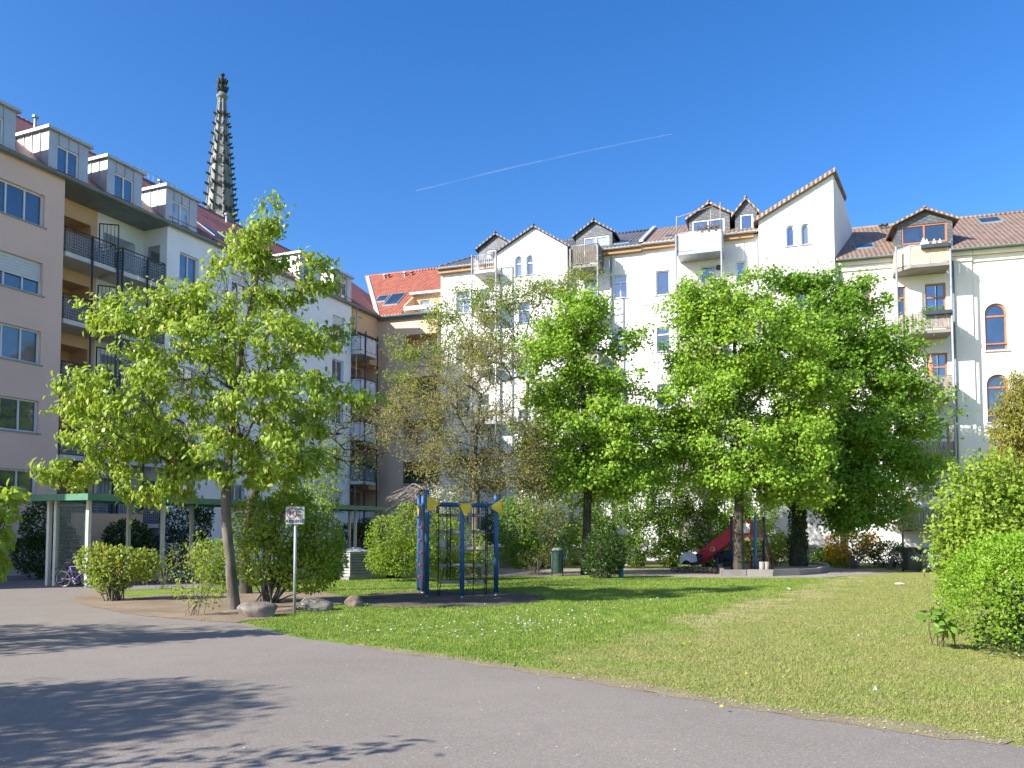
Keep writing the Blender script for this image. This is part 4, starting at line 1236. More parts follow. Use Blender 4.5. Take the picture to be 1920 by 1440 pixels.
def leaf_cloud(tips, per, spread, size, rng=RNG, up=0.6, out=0.5, hang=0.0, centre=None, cl=.75):
    n = len(tips) * per
    C = np.repeat(tips, per, 0)
    off = rng.normal(size=(n, 3)) * np.array([1, 1, .75]) * spread * np.repeat(.7 + .6 * rng.random(len(tips)), per)[:, None]
    C = C + off
    ctr = tips.mean(0) if centre is None else centre
    o = C - ctr; o /= (np.linalg.norm(o, axis=1)[:, None] + 1e-6)
    ax = rng.normal(size=(n, 3)) * .8 + o * out; ax[:, 2] -= hang
    nr = rng.normal(size=(n, 3)) * .45 + np.array([0, 0, up]) + o * .25 - np.array([.25, .15, 0]) + cl * off / (np.linalg.norm(off, axis=1)[:, None] + 1e-6)
    L = size * (0.65 + 0.7 * rng.random(n))
    return C, ax, nr, L

def tree(name, label, cat, stem, blobs, ntips, per, spread, size, leafmat, R0=.12, rmin=.008, bark=None, kind='rhomb', bf=.35, wid=.55, hang=0.0, droop=.3, up=.6, group=None, shell=.0, expo=.5, extra_twigs=0, flare=1.35, leaf_part='crown', keep=1.0, clump=0, clump_r=.4):
    base = Vector(stem[0])
    rt = empty(name, base, label, cat, group)
    if clump:
        ce, _ = blob_pts(blobs, max(8, ntips // clump), shell)
        pts = np.repeat(ce, clump, 0) + RNG.normal(size=(len(ce) * clump, 3)) * np.array([1, 1, .55]) * clump_r
    else:
        pts, _ = blob_pts(blobs, ntips, shell)
    pts = pts[pts[:, 2] > gz(0, base.y) + .25]
    st = [np.array(p) - np.array(base) for p in stem]
    pts = pts - np.array(base)
    N, par = grow(st, pts, bf)
    if extra_twigs:
        k = RNG.integers(len(st), len(N), extra_twigs)
        d = RNG.normal(size=(extra_twigs, 3)) * .5 + (N[k] - N[par[k]]) ; d[:, 2] += .15
        d /= np.linalg.norm(d, axis=1)[:, None]
        e = N[k] + d * (spread * (1.2 + 1.5 * RNG.random(extra_twigs)))[:, None]
        N = np.concatenate([N, e]); par = np.concatenate([par, k])
    branch_mesh('trunk', N, par, R0, rmin, len(st), bark or m_bark, rt, expo, flare)
    tips = pts if not extra_twigs else np.concatenate([pts, e])
    if keep < 1: tips = tips[RNG.random(len(tips)) < keep]
    C, ax, nr, L = leaf_cloud(tips, per, spread, size, up=up, hang=hang)
    leaves_mesh(leaf_part, C, ax, nr, L, leafmat, rt, wid, kind, droop)
    return rt

def shrub(name, label, cat, bu, bv, blobs, nstems, n, size, leafmat, rstem=.02, kind='rhomb', wid=.55, shell=.35, up=.5, bark=None, hang=0.0, group=None, foot=.25, clump=1, clump_r=.12, part='foliage', droop=.3):
    base = G(bu, bv)
    rt = empty(name, base, label, cat, group)
    b = np.array(base)
    pts, d = blob_pts(blobs, max(nstems * 5, 30), 0.2)
    pts = pts - b
    pts = pts[pts[:, 2] > .15]
    N = []; par = []
    m = MB()
    k = max(1, nstems)
    tgt = pts[RNG.permutation(len(pts))[:k * 3]]
    for i, t in enumerate(tgt):
        r0 = RNG.normal(size=2) * foot * .5
        mid = np.array([r0[0] + (t[0] - r0[0]) * .3, r0[1] + (t[1] - r0[1]) * .3, t[2] * .55]) + RNG.normal(size=3) * .04
        m.tube([(r0[0], r0[1], -.05), tuple(mid), tuple(t)], [rstem, rstem * .75, rstem * .3], 5, cap=False)
    m.build('stem', bark or m_bark, rt)
    nc = max(1, n // clump)
    C, d = blob_pts(blobs, nc, shell)
    C = C - b
    C = np.repeat(C, clump, 0) + (RNG.normal(size=(nc * clump, 3)) * clump_r if clump > 1 else 0)
    d = np.repeat(d, clump, 0)
    kk = C[:, 2] > .04
    C, d = C[kk], d[kk]
    n = len(C)
    ax = RNG.normal(size=(n, 3)) * .7 + d * .6; ax[:, 2] -= hang
    nr = RNG.normal(size=(n, 3)) * .5 + d * .35 + np.array([-.3, -.2, up])
    L = size * (.6 + .8 * RNG.random(n))
    leaves_mesh(part, C, ax, nr, L, leafmat, rt, wid, kind, droop)
    return rt
def blossoms(rt, blobs, n, size, mat_, shell=.6, clump=6, r=.08, part='blossom'):
    b = np.array(rt.location)
    nc = max(1, n // clump)
    C, d = blob_pts(blobs, nc, shell)
    C = np.repeat(C - b, clump, 0) + RNG.normal(size=(nc * clump, 3)) * r
    d = np.repeat(d, clump, 0)
    n = len(C)
    leaves_mesh(part, C, RNG.normal(size=(n, 3)), RNG.normal(size=(n, 3)) * .5 + d, size * (.6 + .8 * RNG.random(n)), mat_, rt, .9)

lf_young = leafm('young_yellow_green_leaves', (0.215, 0.325, 0.032), (0.36, 0.475, 0.065), (0.47, 0.45, 0.11), .36, .42)
lf_maple = leafm('fresh_maple_leaves', (0.20, 0.36, 0.030), (0.315, 0.475, 0.052), (0.41, 0.48, 0.08), .36, .5)
lf_maple2 = leafm('mid_green_maple_leaves', (0.12, 0.255, 0.024), (0.24, 0.40, 0.042), None, .42, .5)
lf_olive = leafm('olive_brown_young_leaves', (0.27, 0.265, 0.08), (0.43, 0.415, 0.13), (0.43, 0.31, 0.13), .38)
lf_sparse = leafm('olive_green_young_leaves', (0.19, 0.26, 0.045), (0.32, 0.40, 0.075), (0.36, 0.32, 0.10), .4)
lf_bush = leafm('bright_shrub_leaves', (0.17, 0.29, 0.026), (0.33, 0.44, 0.05), (0.40, 0.36, 0.07), .4)
lf_red = leafm('shrub_leaves_with_red_tips', (0.18, 0.27, 0.034), (0.33, 0.41, 0.06), (0.42, 0.22, 0.07), .38)
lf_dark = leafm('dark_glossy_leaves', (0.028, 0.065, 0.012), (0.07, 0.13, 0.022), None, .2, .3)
lf_mid = leafm('mid_green_shrub_leaves', (0.11, 0.215, 0.03), (0.21, 0.34, 0.05), None, .38)
lf_hedge = leafm('clipped_hedge_leaves', (0.13, 0.26, 0.016), (0.27, 0.43, 0.034), (0.34, 0.46, 0.055), .36, .42)
lf_gold = leafm('bronze_conifer_needles', (0.20, 0.215, 0.035), (0.38, 0.36, 0.075), (0.38, 0.28, 0.07), .25, .6)
lf_lime = leafm('lime_green_shrub_leaves', (0.19, 0.31, 0.03), (0.36, 0.46, 0.07), None, .45)
fl_orange = leafm('orange_blossom', (0.68, 0.32, 0.02), (0.80, 0.52, 0.04), None, .3)
fl_lilac = leafm('pale_lilac_blossom', (0.46, 0.40, 0.50), (0.62, 0.56, 0.64), None, .3)
fl_white = leafm('white_blossom', (0.62, 0.60, 0.56), (0.75, 0.73, 0.68), None, .3)

# ------------------------------------------------------------------ trees
Y1 = G(440, 1143).y
tree('young_lime_tree', 'tall young tree with yellow-green drooping leaves and leaning trunk, nearest the path', 'tree',
     [G(440, 1143), P(432, 1060, Y1), P(424, 980, Y1), P(424, 900, Y1), P(432, 820, Y1 + .1), P(441, 730, Y1 + .2), P(455, 640, Y1 + .2), P(475, 550, Y1 + .1), P(495, 470, Y1)],
     [(502, 412, Y1, 27, 48, .5), (500, 480, Y1, 60, 42, .9), (600, 530, Y1, 55, 46, .9), (445, 530, Y1, 75, 42, 1.2), (636, 512, Y1, 26, 26, .4), (215, 590, Y1, 82, 52, 1.2), (330, 580, Y1, 50, 50, 1), (420, 630, Y1, 190, 80, 1.9), (575, 650, Y1, 85, 80, 1.5),
      (176, 752, Y1, 62, 44, 1.2), (330, 745, Y1, 190, 85, 2.1), (545, 760, Y1, 115, 60, 1.6), (230, 845, Y1, 125, 50, 1.6), (400, 850, Y1, 170, 60, 1.9), (300, 912, Y1, 105, 26, 1.2), (150, 885, Y1, 50, 26, .8), (650, 742, Y1, 50, 18, .6), (510, 880, Y1, 90, 30, 1.)],
     960, 27, .115, .13, lf_young, clump=4, clump_r=.15, R0=.11, rmin=.007, kind='long', bf=.3, wid=.44, hang=.9, droop=.35, up=.75, bark=m_bark, flare=1.35)
Y1b = G(462, 1113).y
tree('budding_tree', 'thin grey budding tree behind the young yellow-green tree, mostly bare twigs', 'tree',
     [G(462, 1113), P(458, 1040, Y1b), P(466, 970, Y1b), P(480, 915, Y1b), P(478, 860, Y1b)],
     [(450, 620, Y1b, 110, 80), (580, 780, Y1b, 90, 60), (680, 800, Y1b, 52, 50), (640, 860, Y1b, 90, 40), (400, 760, Y1b, 150, 90), (480, 540, Y1b, 70, 50), (330, 700, Y1b, 90, 60)],
     380, 5, .16, .055, lf_sparse, R0=.135, rmin=.007, bark=m_barkd, extra_twigs=900, keep=.7)
Y2 = G(893, 1083).y
tree('brownish_budding_tree', 'sparse tree with brownish young leaves and many bare twigs behind the climbing frame', 'tree',
     [G(893, 1083), P(892, 1000, Y2), P(892, 930, Y2), P(888, 870, Y2), P(893, 810, Y2), P(900, 750, Y2)],
     [(880, 690, Y2, 95, 60), (800, 760, Y2, 85, 55), (900, 800, Y2, 135, 70), (835, 850, Y2, 95, 45), (965, 870, Y2, 85, 55), (910, 640, Y2, 45, 45), (730, 790, Y2, 45, 42), (900, 890, Y2, 110, 40), (1010, 900, Y2, 40, 50)],
     560, 19, .2, .075, lf_olive, R0=.15, rmin=.009, bark=m_bark, extra_twigs=1700, keep=.68)
Y3 = G(985, 1066).y
tree('tall_open_tree', 'tall open crowned tree with sparse olive-green leaf tufts in front of the white gabled bay', 'tree',
     [G(985, 1066), P(980, 980, Y3), P(975, 890, Y3), P(985, 800, Y3), P(990, 720, Y3)],
     [(770, 655, Y3, 40, 36), (825, 595, Y3, 40, 30), (760, 720, Y3, 34, 22), (935, 580, Y3, 55, 45), (1005, 545, Y3, 60, 32), (1075, 545, Y3, 46, 36), (960, 660, Y3, 70, 60), (1105, 590, Y3, 40, 40), (860, 660, Y3, 60, 50), (880, 560, Y3, 40, 20), (1040, 620, Y3, 60, 50)],
     340, 38, .26, .12, lf_sparse, R0=.09, rmin=.012, bark=m_bark, extra_twigs=160, kind='rhomb', hang=.2)
Y4 = G(1098, 1078).y
tree('bright_maple', 'bright green maple left of the slide, its narrow crown in front of the white house', 'tree',
     [G(1098, 1078), P(1100, 1000, Y4), P(1102, 930, Y4), P(1100, 850, Y4), P(1094, 760, Y4), P(1090, 680, Y4), P(1082, 600, Y4)],
     [(1078, 600, Y4, 60, 46), (1150, 630, Y4, 38, 48), (1050, 680, Y4, 52, 50), (1150, 715, Y4, 42, 50), (1080, 740, Y4, 70, 50), (1095, 820, Y4, 115, 62), (1170, 850, Y4, 62, 46), (1000, 830, Y4, 40, 36), (1085, 890, Y4, 100, 40), (1012, 640, Y4, 16, 28), (1195, 790, Y4, 34, 30), (1020, 770, Y4, 40, 34), (1050, 880, Y4, 60, 44), (1150, 900, Y4, 60, 36)],
     960, 56, .22, .138, lf_maple, R0=.17, rmin=.012, clump=6, clump_r=.33, kind='maple', hang=.35, wid=.6, bark=m_barkd)
Y5 = G(1385, 1076).y
tree('broad_maple', 'broad bright green maple with a dark straight trunk standing right in front of the slide', 'tree',
     [G(1385, 1076), P(1385, 1000, Y5), P(1386, 920, Y5), P(1385, 850, Y5), P(1386, 780, Y5), P(1380, 700, Y5), P(1376, 620, Y5)],
     [(1318, 560, Y5, 62, 46), (1300, 620, Y5, 52, 46), (1410, 555, Y5, 52, 46), (1408, 650, Y5, 120, 78), (1268, 700, Y5, 44, 40), (1330, 730, Y5, 100, 70), (1470, 720, Y5, 90, 80), (1385, 800, Y5, 150, 70), (1282, 830, Y5, 60, 50), (1480, 850, Y5, 80, 70), (1350, 890, Y5, 105, 36), (1500, 920, Y5, 60, 36), (1250, 870, Y5, 48, 40), (1530, 790, Y5, 40, 70), (1430, 900, Y5, 90, 40), (1235, 780, Y5, 24, 26)],
     1320, 60, .23, .138, lf_maple, R0=.19, rmin=.012, clump=6, clump_r=.35, kind='maple', hang=.35, wid=.6, bark=m_barkd)
Y6 = G(1497, 1066).y
tree('dark_ivy_maple', 'darker green maple with an ivy covered trunk behind the broad maple, before the cream house', 'tree',
     [G(1497, 1066), P(1497, 1000, Y6), P(1498, 940, Y6), P(1502, 870, Y6), P(1520, 780, Y6), P(1530, 700, Y6), P(1535, 620, Y6)],
     [(1468, 540, Y6, 40, 36), (1560, 560, Y6, 62, 46), (1610, 570, Y6, 40, 40), (1530, 600, Y6, 80, 60), (1635, 640, Y6, 70, 46), (1600, 710, Y6, 120, 66), (1690, 725, Y6, 70, 22), (1650, 810, Y6, 105, 58), (1560, 820, Y6, 110, 70), (1690, 885, Y6, 70, 46), (1600, 910, Y6, 95, 44), (1500, 880, Y6, 70, 56), (1470, 700, Y6, 60, 60), (1725, 735, Y6, 44, 22), (1705, 800, Y6, 40, 34), (1560, 640, Y6, 90, 70), (1715, 880, Y6, 30, 30), (1640, 950, Y6, 90, 34), (1560, 955, Y6, 50, 30), (1752, 725, Y6, 22, 14), (1580, 870, Y6, 90, 60)],
     1620, 54, .27, .162, lf_maple2, R0=.33, rmin=.014, clump=6, clump_r=.42, kind='maple', hang=.35, wid=.6, bark=m_barkd)
# ivy on its trunk
def ivy():
    rt = empty('ivy', G(1497, 1066), 'dark ivy climbing the trunk behind the slide', 'ivy')
    b = np.array(rt.location); n = 1500
    z = RNG.random(n) * 4.6; a = RNG.random(n) * 6.28; r = .34 + .12 * RNG.random(n)
    C = np.stack([r * np.cos(a), r * np.sin(a), z], 1); d = np.stack([np.cos(a), np.sin(a), 0 * a], 1)
    leaves_mesh('foliage', C, RNG.normal(size=(n, 3)) * .6 + np.array([0, 0, -.6]), d + RNG.normal(size=(n, 3)) * .4, .12 * (.6 + .8 * RNG.random(n)), lf_dark, rt, .8)
    m = MB(); m.tube([(.3, -.12, 0), (.33, -.05, 2), (.25, -.2, 4.5)], .03, 5); m.build('stem', m_barkd, rt)
ivy()

# trees outside the left edge whose shadows fall across the path
def off_tree(label, x, y, cz, rx, ry, rz_, ntips, per, size, lf, extra=()):
    global blob_pts
    base = Vector((x, y, gz(x, y)))
    rt = empty('shade_tree', base, label, 'tree', 'trees left of the path')
    n = ntips
    d = RNG.normal(size=(n, 3)); d /= np.linalg.norm(d, axis=1)[:, None]
    pts = d * (RNG.random(n) ** (1 / 3))[:, None] * np.array([rx, ry, rz_]) + np.array([0, 0, cz])
    if extra: pts = np.concatenate([pts, np.array(extra) - np.array(base)])
    st = [np.array([0, 0, 0.]), np.array([.05, 0, cz * .3]), np.array([-.05, .05, cz * .6]), np.array([0, 0, cz])]
    N, par = grow(st, pts, .35)
    branch_mesh('trunk', N, par, .14, .01, 4, m_bark, rt)
    C, ax, nr, L = leaf_cloud(pts, per, .16, size)
    leaves_mesh('crown', C, ax, nr, L, lf, rt, .6)
off_tree('round leafy tree beyond the left edge of the view, casting the nearest shadow', -11.5, 3.3, 3.6, 2.1, 2.2, 2.1, 760, 24, .12, lf_bush, [(-8.6, 3.3, 3.0), (-7.9, 3.4, 2.9), (-7.3, 3.5, 2.85), (-6.7, 3.6, 2.8), (-6.2, 3.65, 2.7), (-5.7, 3.8, 2.65), (-5.25, 3.95, 2.6), (-4.8, 4.15, 2.55)])
off_tree('second leafy tree beyond the left edge, casting the streaky shadow on the path', -15.0, 8.8, 4.6, 2.8, 2.0, 1.5, 270, 12, .14, lf_bush)

# ------------------------------------------------------------------ shrubs
Yb = G(210, 1126).y
shrub('low_bush', 'low round bush with yellowish red-tipped leaves beside the bike shelter post', 'bush', 212, 1127,
      [(185, 1050, Yb, 42, 32), (225, 1060, Yb, 55, 36), (270, 1060, Yb, 32, 32), (205, 1090, Yb, 40, 22)], 10, 3600, .075, lf_red, .018, 'long')
Yb = G(362, 1154).y
shrub('sparse_sapling', 'sparse leggy sapling with few pale leaves in the soil bed before the leaning trunk', 'sapling', 362, 1154,
      [(372, 1040, Yb, 22, 40), (345, 1100, Yb, 28, 26), (400, 1060, Yb, 24, 36), (385, 1110, Yb, 34, 30)], 3, 700, .06, lf_sparse, .008, 'long', shell=0., clump=6, clump_r=.07)
Yb = G(340, 1112).y
shrub('thin_twig_shrub', 'thin half bare shrub right of the low round bush', 'shrub', 303, 1104,
      [(305, 1060, Yb, 28, 32), (340, 1050, Yb, 28, 36)], 3, 380, .055, lf_red, .008, shell=0.)
Yb = 19.3
shrub('large_bush', 'large dense green bush directly behind the sign post', 'bush', 500, 1131,
      [(480, 980, Yb, 48, 52), (540, 985, Yb, 62, 62), (600, 1010, Yb, 46, 50), (500, 1050, Yb, 62, 52), (575, 1070, Yb, 62, 42), (620, 1050, Yb, 30, 40), (545, 940, Yb, 40, 26)], 14, 9500, .085, lf_bush, .022, 'long')
Yb = 25.5
shrub('yellowish_bush', 'yellowish bush left of the leaning tree trunk, before the bike shelter', 'bush', 405, 1096,
      [(395, 1045, Yb, 34, 34), (425, 1040, Yb, 34, 34), (410, 1075, Yb, 46, 22)], 7, 2600, .085, lf_bush, .02)
Yb = 28
shrub('slender_green_tree', 'slender pale green young tree behind the large bush', 'tree', 585, 1076,
      [(560, 905, Yb, 36, 36), (610, 885, Yb, 32, 38), (590, 940, Yb, 48, 36), (620, 850, Yb, 18, 24), (540, 950, Yb, 40, 30)], 5, 1500, .13, lf_lime, .03, shell=.0, clump=6, clump_r=.18)
Yb = 27.5
shrub('round_bush', 'rounded light green bush left of the climbing frame, beside the louvred vent box', 'bush', 738, 1083,
      [(725, 1010, Yb, 42, 46), (765, 990, Yb, 36, 48), (745, 1045, Yb, 56, 34), (790, 1030, Yb, 30, 44), (710, 1050, Yb, 26, 26)], 12, 6500, .085, lf_bush, .022)
Yb = 28.5
shrub('bush_behind_nets', 'low bright bush seen through the climbing nets', 'bush', 845, 1082,
      [(835, 1010, Yb, 40, 50), (880, 1030, Yb, 36, 40), (905, 1050, Yb, 30, 30), (850, 1055, Yb, 50, 26)], 9, 3600, .09, lf_bush, .02)
Yb = 31.5
r_ = shrub('white_blossom_shrub', 'shrub with white blossom right behind the top bar of the climbing frame', 'shrub', 845, 1072,
      [(835, 945, Yb, 36, 32), (875, 935, Yb, 30, 26), (850, 985, Yb, 46, 30)], 9, 1500, .09, lf_sparse, .02, shell=.2)
blossoms(r_, [(835, 940, Yb, 36, 30), (870, 935, Yb, 34, 26)], 1100, .07, fl_white)
Yb = 36.5
r_ = shrub('pale_twig_shrub', 'pale twiggy shrub with white blossom between climbing frame and bright maple', 'shrub', 1030, 1066,
      [(1020, 925, Yb, 52, 40), (1060, 915, Yb, 40, 40), (990, 960, Yb, 36, 36), (1040, 970, Yb, 46, 36)], 26, 1700, .10, lf_sparse, .014, shell=.1, bark=m_twig)
blossoms(r_, [(1010, 925, Yb, 48, 34), (1055, 900, Yb, 40, 30)], 700, .09, fl_white, .3)
Yb = 38
shrub('leafy_shrub', 'leafy mid green shrub behind the dark green litter bin', 'shrub', 1020, 1064,
      [(970, 980, Yb, 44, 56), (1030, 1000, Yb, 44, 50), (1060, 1030, Yb, 30, 30), (975, 1040, Yb, 36, 26)], 10, 7000, .13, lf_mid, .02)
Yb = 33
shrub('spindly_shrub', 'low spindly shrub on the gravel edge left of the litter bin', 'shrub', 1005, 1079,
      [(1000, 1050, Yb, 32, 22), (1018, 1040, Yb, 20, 22)], 8, 700, .08, lf_red, .012, shell=0.)
Yb = G(1132, 1084).y
shrub('dark_evergreen', 'dark glossy round evergreen shrub at the foot of the bright maple', 'shrub', 1132, 1084,
      [(1130, 1030, Yb, 36, 40), (1128, 1060, Yb, 38, 24), (1150, 1040, Yb, 24, 36)], 10, 4200, .09, lf_dark, .02)
Yb = 38
for (cu, bl, lab) in ((1200, [(1190, 940, Yb, 40, 56), (1225, 900, Yb, 36, 30), (1215, 1000, Yb, 40, 46), (1185, 1030, Yb, 30, 30)], 'lilac bush in bloom right of the dark evergreen'),
                      (1262, [(1255, 945, Yb, 42, 46), (1275, 990, Yb, 42, 46), (1260, 1035, Yb, 40, 24)], 'lilac bush in bloom behind the low end of the red slide'),
                      (1325, [(1310, 930, Yb, 46, 46), (1335, 1000, Yb, 36, 46), (1350, 1030, Yb, 40, 30)], 'lilac bush behind the middle of the red slide')):
    r_ = shrub('lilac_bush', lab, 'bush', cu, 1062, bl, 10, 7000, .13, lf_mid, .025, group='lilac bushes behind the slide')
    blossoms(r_, bl, 420, .10, fl_lilac, .85, clump=16, r=.10)
Yb = 39
shrub('leafy_shrub', 'leafy shrub under the broad maple, behind the slide tower', 'shrub', 1440, 1060,
      [(1430, 1020, Yb, 46, 38), (1460, 1030, Yb, 24, 30)], 8, 2400, .13, lf_bush, .02)
Yb = 40
r_ = shrub('azalea_bush', 'azalea bush with orange-yellow blossom by the foot of the cream house', 'bush', 1600, 1066,
      [(1590, 1030, Yb, 42, 30), (1630, 1030, Yb, 26, 30), (1565, 1048, Yb, 22, 18)], 9, 2400, .10, lf_mid, .02)
blossoms(r_, [(1590, 1020, Yb, 44, 26), (1632, 1022, Yb, 24, 24), (1575, 1040, Yb, 26, 18)], 1300, .12, fl_orange, .7, clump=5)
shrub('dark_shrub', 'low dark shrub between the orange azalea and the wheelie bins', 'shrub', 1672, 1068,
      [(1665, 1040, 39, 34, 26), (1690, 1045, 39, 22, 22)], 7, 2000, .11, lf_dark, .02)
# right hand side
Yb = 17.5
shrub('tall_light_shrub', 'tall loose light green shrub behind the clipped hedge on the right', 'shrub', 1850, 1095,
      [(1795, 1020, Yb, 34, 40), (1790, 950, Yb, 26, 34), (1815, 900, Yb, 34, 26), (1850, 950, Yb, 44, 40), (1905, 930, Yb, 44, 44), (1930, 1000, Yb, 60, 50), (1778, 1055, Yb, 28, 34), (1845, 870, Yb, 26, 18), (1850, 1040, Yb, 60, 40), (1980, 960, Yb, 60, 60), (1825, 990, Yb, 40, 40), (1770, 1000, Yb, 14, 18), (1880, 880, Yb, 26, 18)], 24, 9800, .10, lf_lime, .02, 'long', shell=.0, clump=7, clump_r=.17)
Yb = 20.0
tree('bronze_conifer', 'drooping bronze-green conifer at the right edge, above the light shrub', 'tree',
     [G(1940, 1110), P(1940, 1000, Yb), P(1940, 900, Yb), P(1938, 800, Yb), P(1935, 715, Yb)],
     [(1912, 735, Yb, 28, 36), (1950, 730, Yb, 30, 40), (1885, 770, Yb, 18, 26), (1900, 800, Yb, 34, 46), (1945, 800, Yb, 50, 70), (1890, 870, Yb, 40, 40), (1940, 880, Yb, 70, 60), (1870, 905, Yb, 34, 30), (1960, 960, Yb, 80, 50)],
     620, 46, .11, .10, lf_gold, R0=.12, rmin=.012, kind='rhomb', hang=1.4, wid=.28, droop=.2, bark=m_barkd)
def clipped_hedge():
    c = Vector((7.82, 10.9)); rx, ry, h = 1.78, 1.75, 1.6
    base = Vector((c.x, c.y, gz(*c)))
    rt = empty('clipped_hedge', base, 'rounded clipped hedge of small bright leaves on the right of the lawn', 'hedge')
    n = 38000
    a = RNG.random(n) * 2 * np.pi; t = RNG.random(n) ** .8
    # superellipsoid body: upright sides, rounded shoulders
    ph = t * np.pi / 2
    e = .62
    cr_, sr = np.cos(ph) ** e, np.sin(ph) ** e
    lump = 1 + .035 * np.sin(3 * a + 1) + .03 * np.sin(7 * a + 4 * ph) + .02 * np.sin(13 * a - 5 * ph)
    tuck = 1 - .22 * np.clip((.3 - sr) / .3, 0, 1)
    dep = 1 - .16 * RNG.random(n) ** 2
    C = np.stack([np.cos(a) * cr_ * rx * lump * tuck * dep, np.sin(a) * cr_ * ry * lump * tuck * dep, sr * h * (lump * .5 + .5) * (.93 + .07 * dep) + .03], 1)
    C += RNG.normal(size=(n, 3)) * .022
    d = np.stack([np.cos(a) * cr_, np.sin(a) * cr_, sr], 1)
    leaves_mesh('foliage', C, RNG.normal(size=(n, 3)) * .7 + d * .5 + np.array([0, 0, .25]), d * .7 + RNG.normal(size=(n, 3)) * .6 + np.array([-.2, -.2, .35]), (.047 * (.6 + .8 * RNG.random(n))), lf_hedge, rt, .62)
    m = MB()
    for i in range(26):
        aa = 2 * math.pi * i / 26; r0 = .25 + .2 * (i % 3)
        m.tube([(math.cos(aa) * r0, math.sin(aa) * r0, -.05), (math.cos(aa) * 1.0, math.sin(aa) * 1.0, .7), (math.cos(aa) * 1.3, math.sin(aa) * 1.3, 1.1)], [.03, .02, .008], 5)
    m.build('stem', m_barkd, rt)
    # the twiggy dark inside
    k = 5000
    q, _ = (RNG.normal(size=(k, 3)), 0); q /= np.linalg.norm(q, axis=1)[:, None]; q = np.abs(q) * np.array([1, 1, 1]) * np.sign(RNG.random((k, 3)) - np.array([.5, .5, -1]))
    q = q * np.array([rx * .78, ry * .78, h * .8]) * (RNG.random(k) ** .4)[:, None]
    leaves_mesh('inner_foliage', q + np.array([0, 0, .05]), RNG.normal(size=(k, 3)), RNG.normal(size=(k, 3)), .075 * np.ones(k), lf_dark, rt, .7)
clipped_hedge()
Yb = G(1790, 1200).y
shrub('seedling', 'small broad leaved seedling poking out at the foot of the clipped hedge', 'seedling', 1772, 1212,
      [(1752, 1158, 11.4, 22, 12, .2), (1776, 1172, 11.4, 18, 14, .2)], 3, 60, .13, lf_mid, .008, 'long', shell=0., wid=.6)
# left edge branch
Yb = 11.5
shrub('edge_shrub', 'bright leafy shrub cut off by the left edge, before the bike shelter', 'shrub', -60, 1200,
      [(-20, 950, Yb, 52, 40), (-40, 1010, Yb, 60, 44), (20, 925, Yb, 26, 16), (-70, 930, Yb, 50, 60), (-30, 1060, Yb, 40, 30)], 9, 1150, .13, lf_young, .02, 'long', shell=.1, hang=.5)
# dark shrubs behind the shelter
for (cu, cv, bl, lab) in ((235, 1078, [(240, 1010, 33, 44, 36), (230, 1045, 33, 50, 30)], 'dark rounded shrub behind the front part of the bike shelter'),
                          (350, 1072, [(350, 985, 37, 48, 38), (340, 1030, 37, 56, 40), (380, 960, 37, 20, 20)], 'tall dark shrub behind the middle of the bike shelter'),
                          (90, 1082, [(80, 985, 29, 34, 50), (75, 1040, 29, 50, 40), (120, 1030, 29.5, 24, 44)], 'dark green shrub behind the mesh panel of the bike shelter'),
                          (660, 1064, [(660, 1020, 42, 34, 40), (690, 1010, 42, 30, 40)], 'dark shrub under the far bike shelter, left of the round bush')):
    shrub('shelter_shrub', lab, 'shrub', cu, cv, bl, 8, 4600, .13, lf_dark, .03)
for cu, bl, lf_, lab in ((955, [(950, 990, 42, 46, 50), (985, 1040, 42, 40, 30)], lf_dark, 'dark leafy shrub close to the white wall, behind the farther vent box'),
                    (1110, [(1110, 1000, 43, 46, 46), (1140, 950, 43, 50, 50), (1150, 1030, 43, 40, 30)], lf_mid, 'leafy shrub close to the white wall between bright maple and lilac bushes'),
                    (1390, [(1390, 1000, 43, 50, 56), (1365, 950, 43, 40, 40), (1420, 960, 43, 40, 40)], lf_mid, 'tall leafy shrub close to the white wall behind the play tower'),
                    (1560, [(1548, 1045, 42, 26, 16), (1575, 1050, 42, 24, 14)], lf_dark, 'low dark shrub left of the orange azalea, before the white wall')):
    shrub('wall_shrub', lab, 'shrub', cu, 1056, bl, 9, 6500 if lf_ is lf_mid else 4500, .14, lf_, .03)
# bare drooping branches
def droop():
    Y = 30.0
    rt = empty('bare_shrub', G(765, 1077), 'bare grey shrub with arching drooping twigs left of the climbing frame posts', 'shrub')
    b = Vector(rt.location)
    m = MB()
    m.tube([(0, 0, -.1), P(768, 1000, Y) - b, P(785, 945, Y) - b, P(805, 915, Y) - b], [.05, .04, .035, .03], 6)
    for i in range(34):
        u0, v0 = random.uniform(770, 815), random.uniform(908, 935)
        u1, v1 = random.uniform(705, 770), random.uniform(940, 1000)
        yy = Y + random.uniform(-.8, .8)
        p0 = P(800, 920, Y) - b
        m.tube([p0, P((u0 + u1) / 2 + 14, min(v0, v1) - 2, yy) - b, P(u1 + 12, (v0 + v1) / 2 - 6, yy) - b, P(u1, v1, yy) - b], [.018, .014, .01, .006], 4)
    m.build('branches', m_twig, rt)
droop()

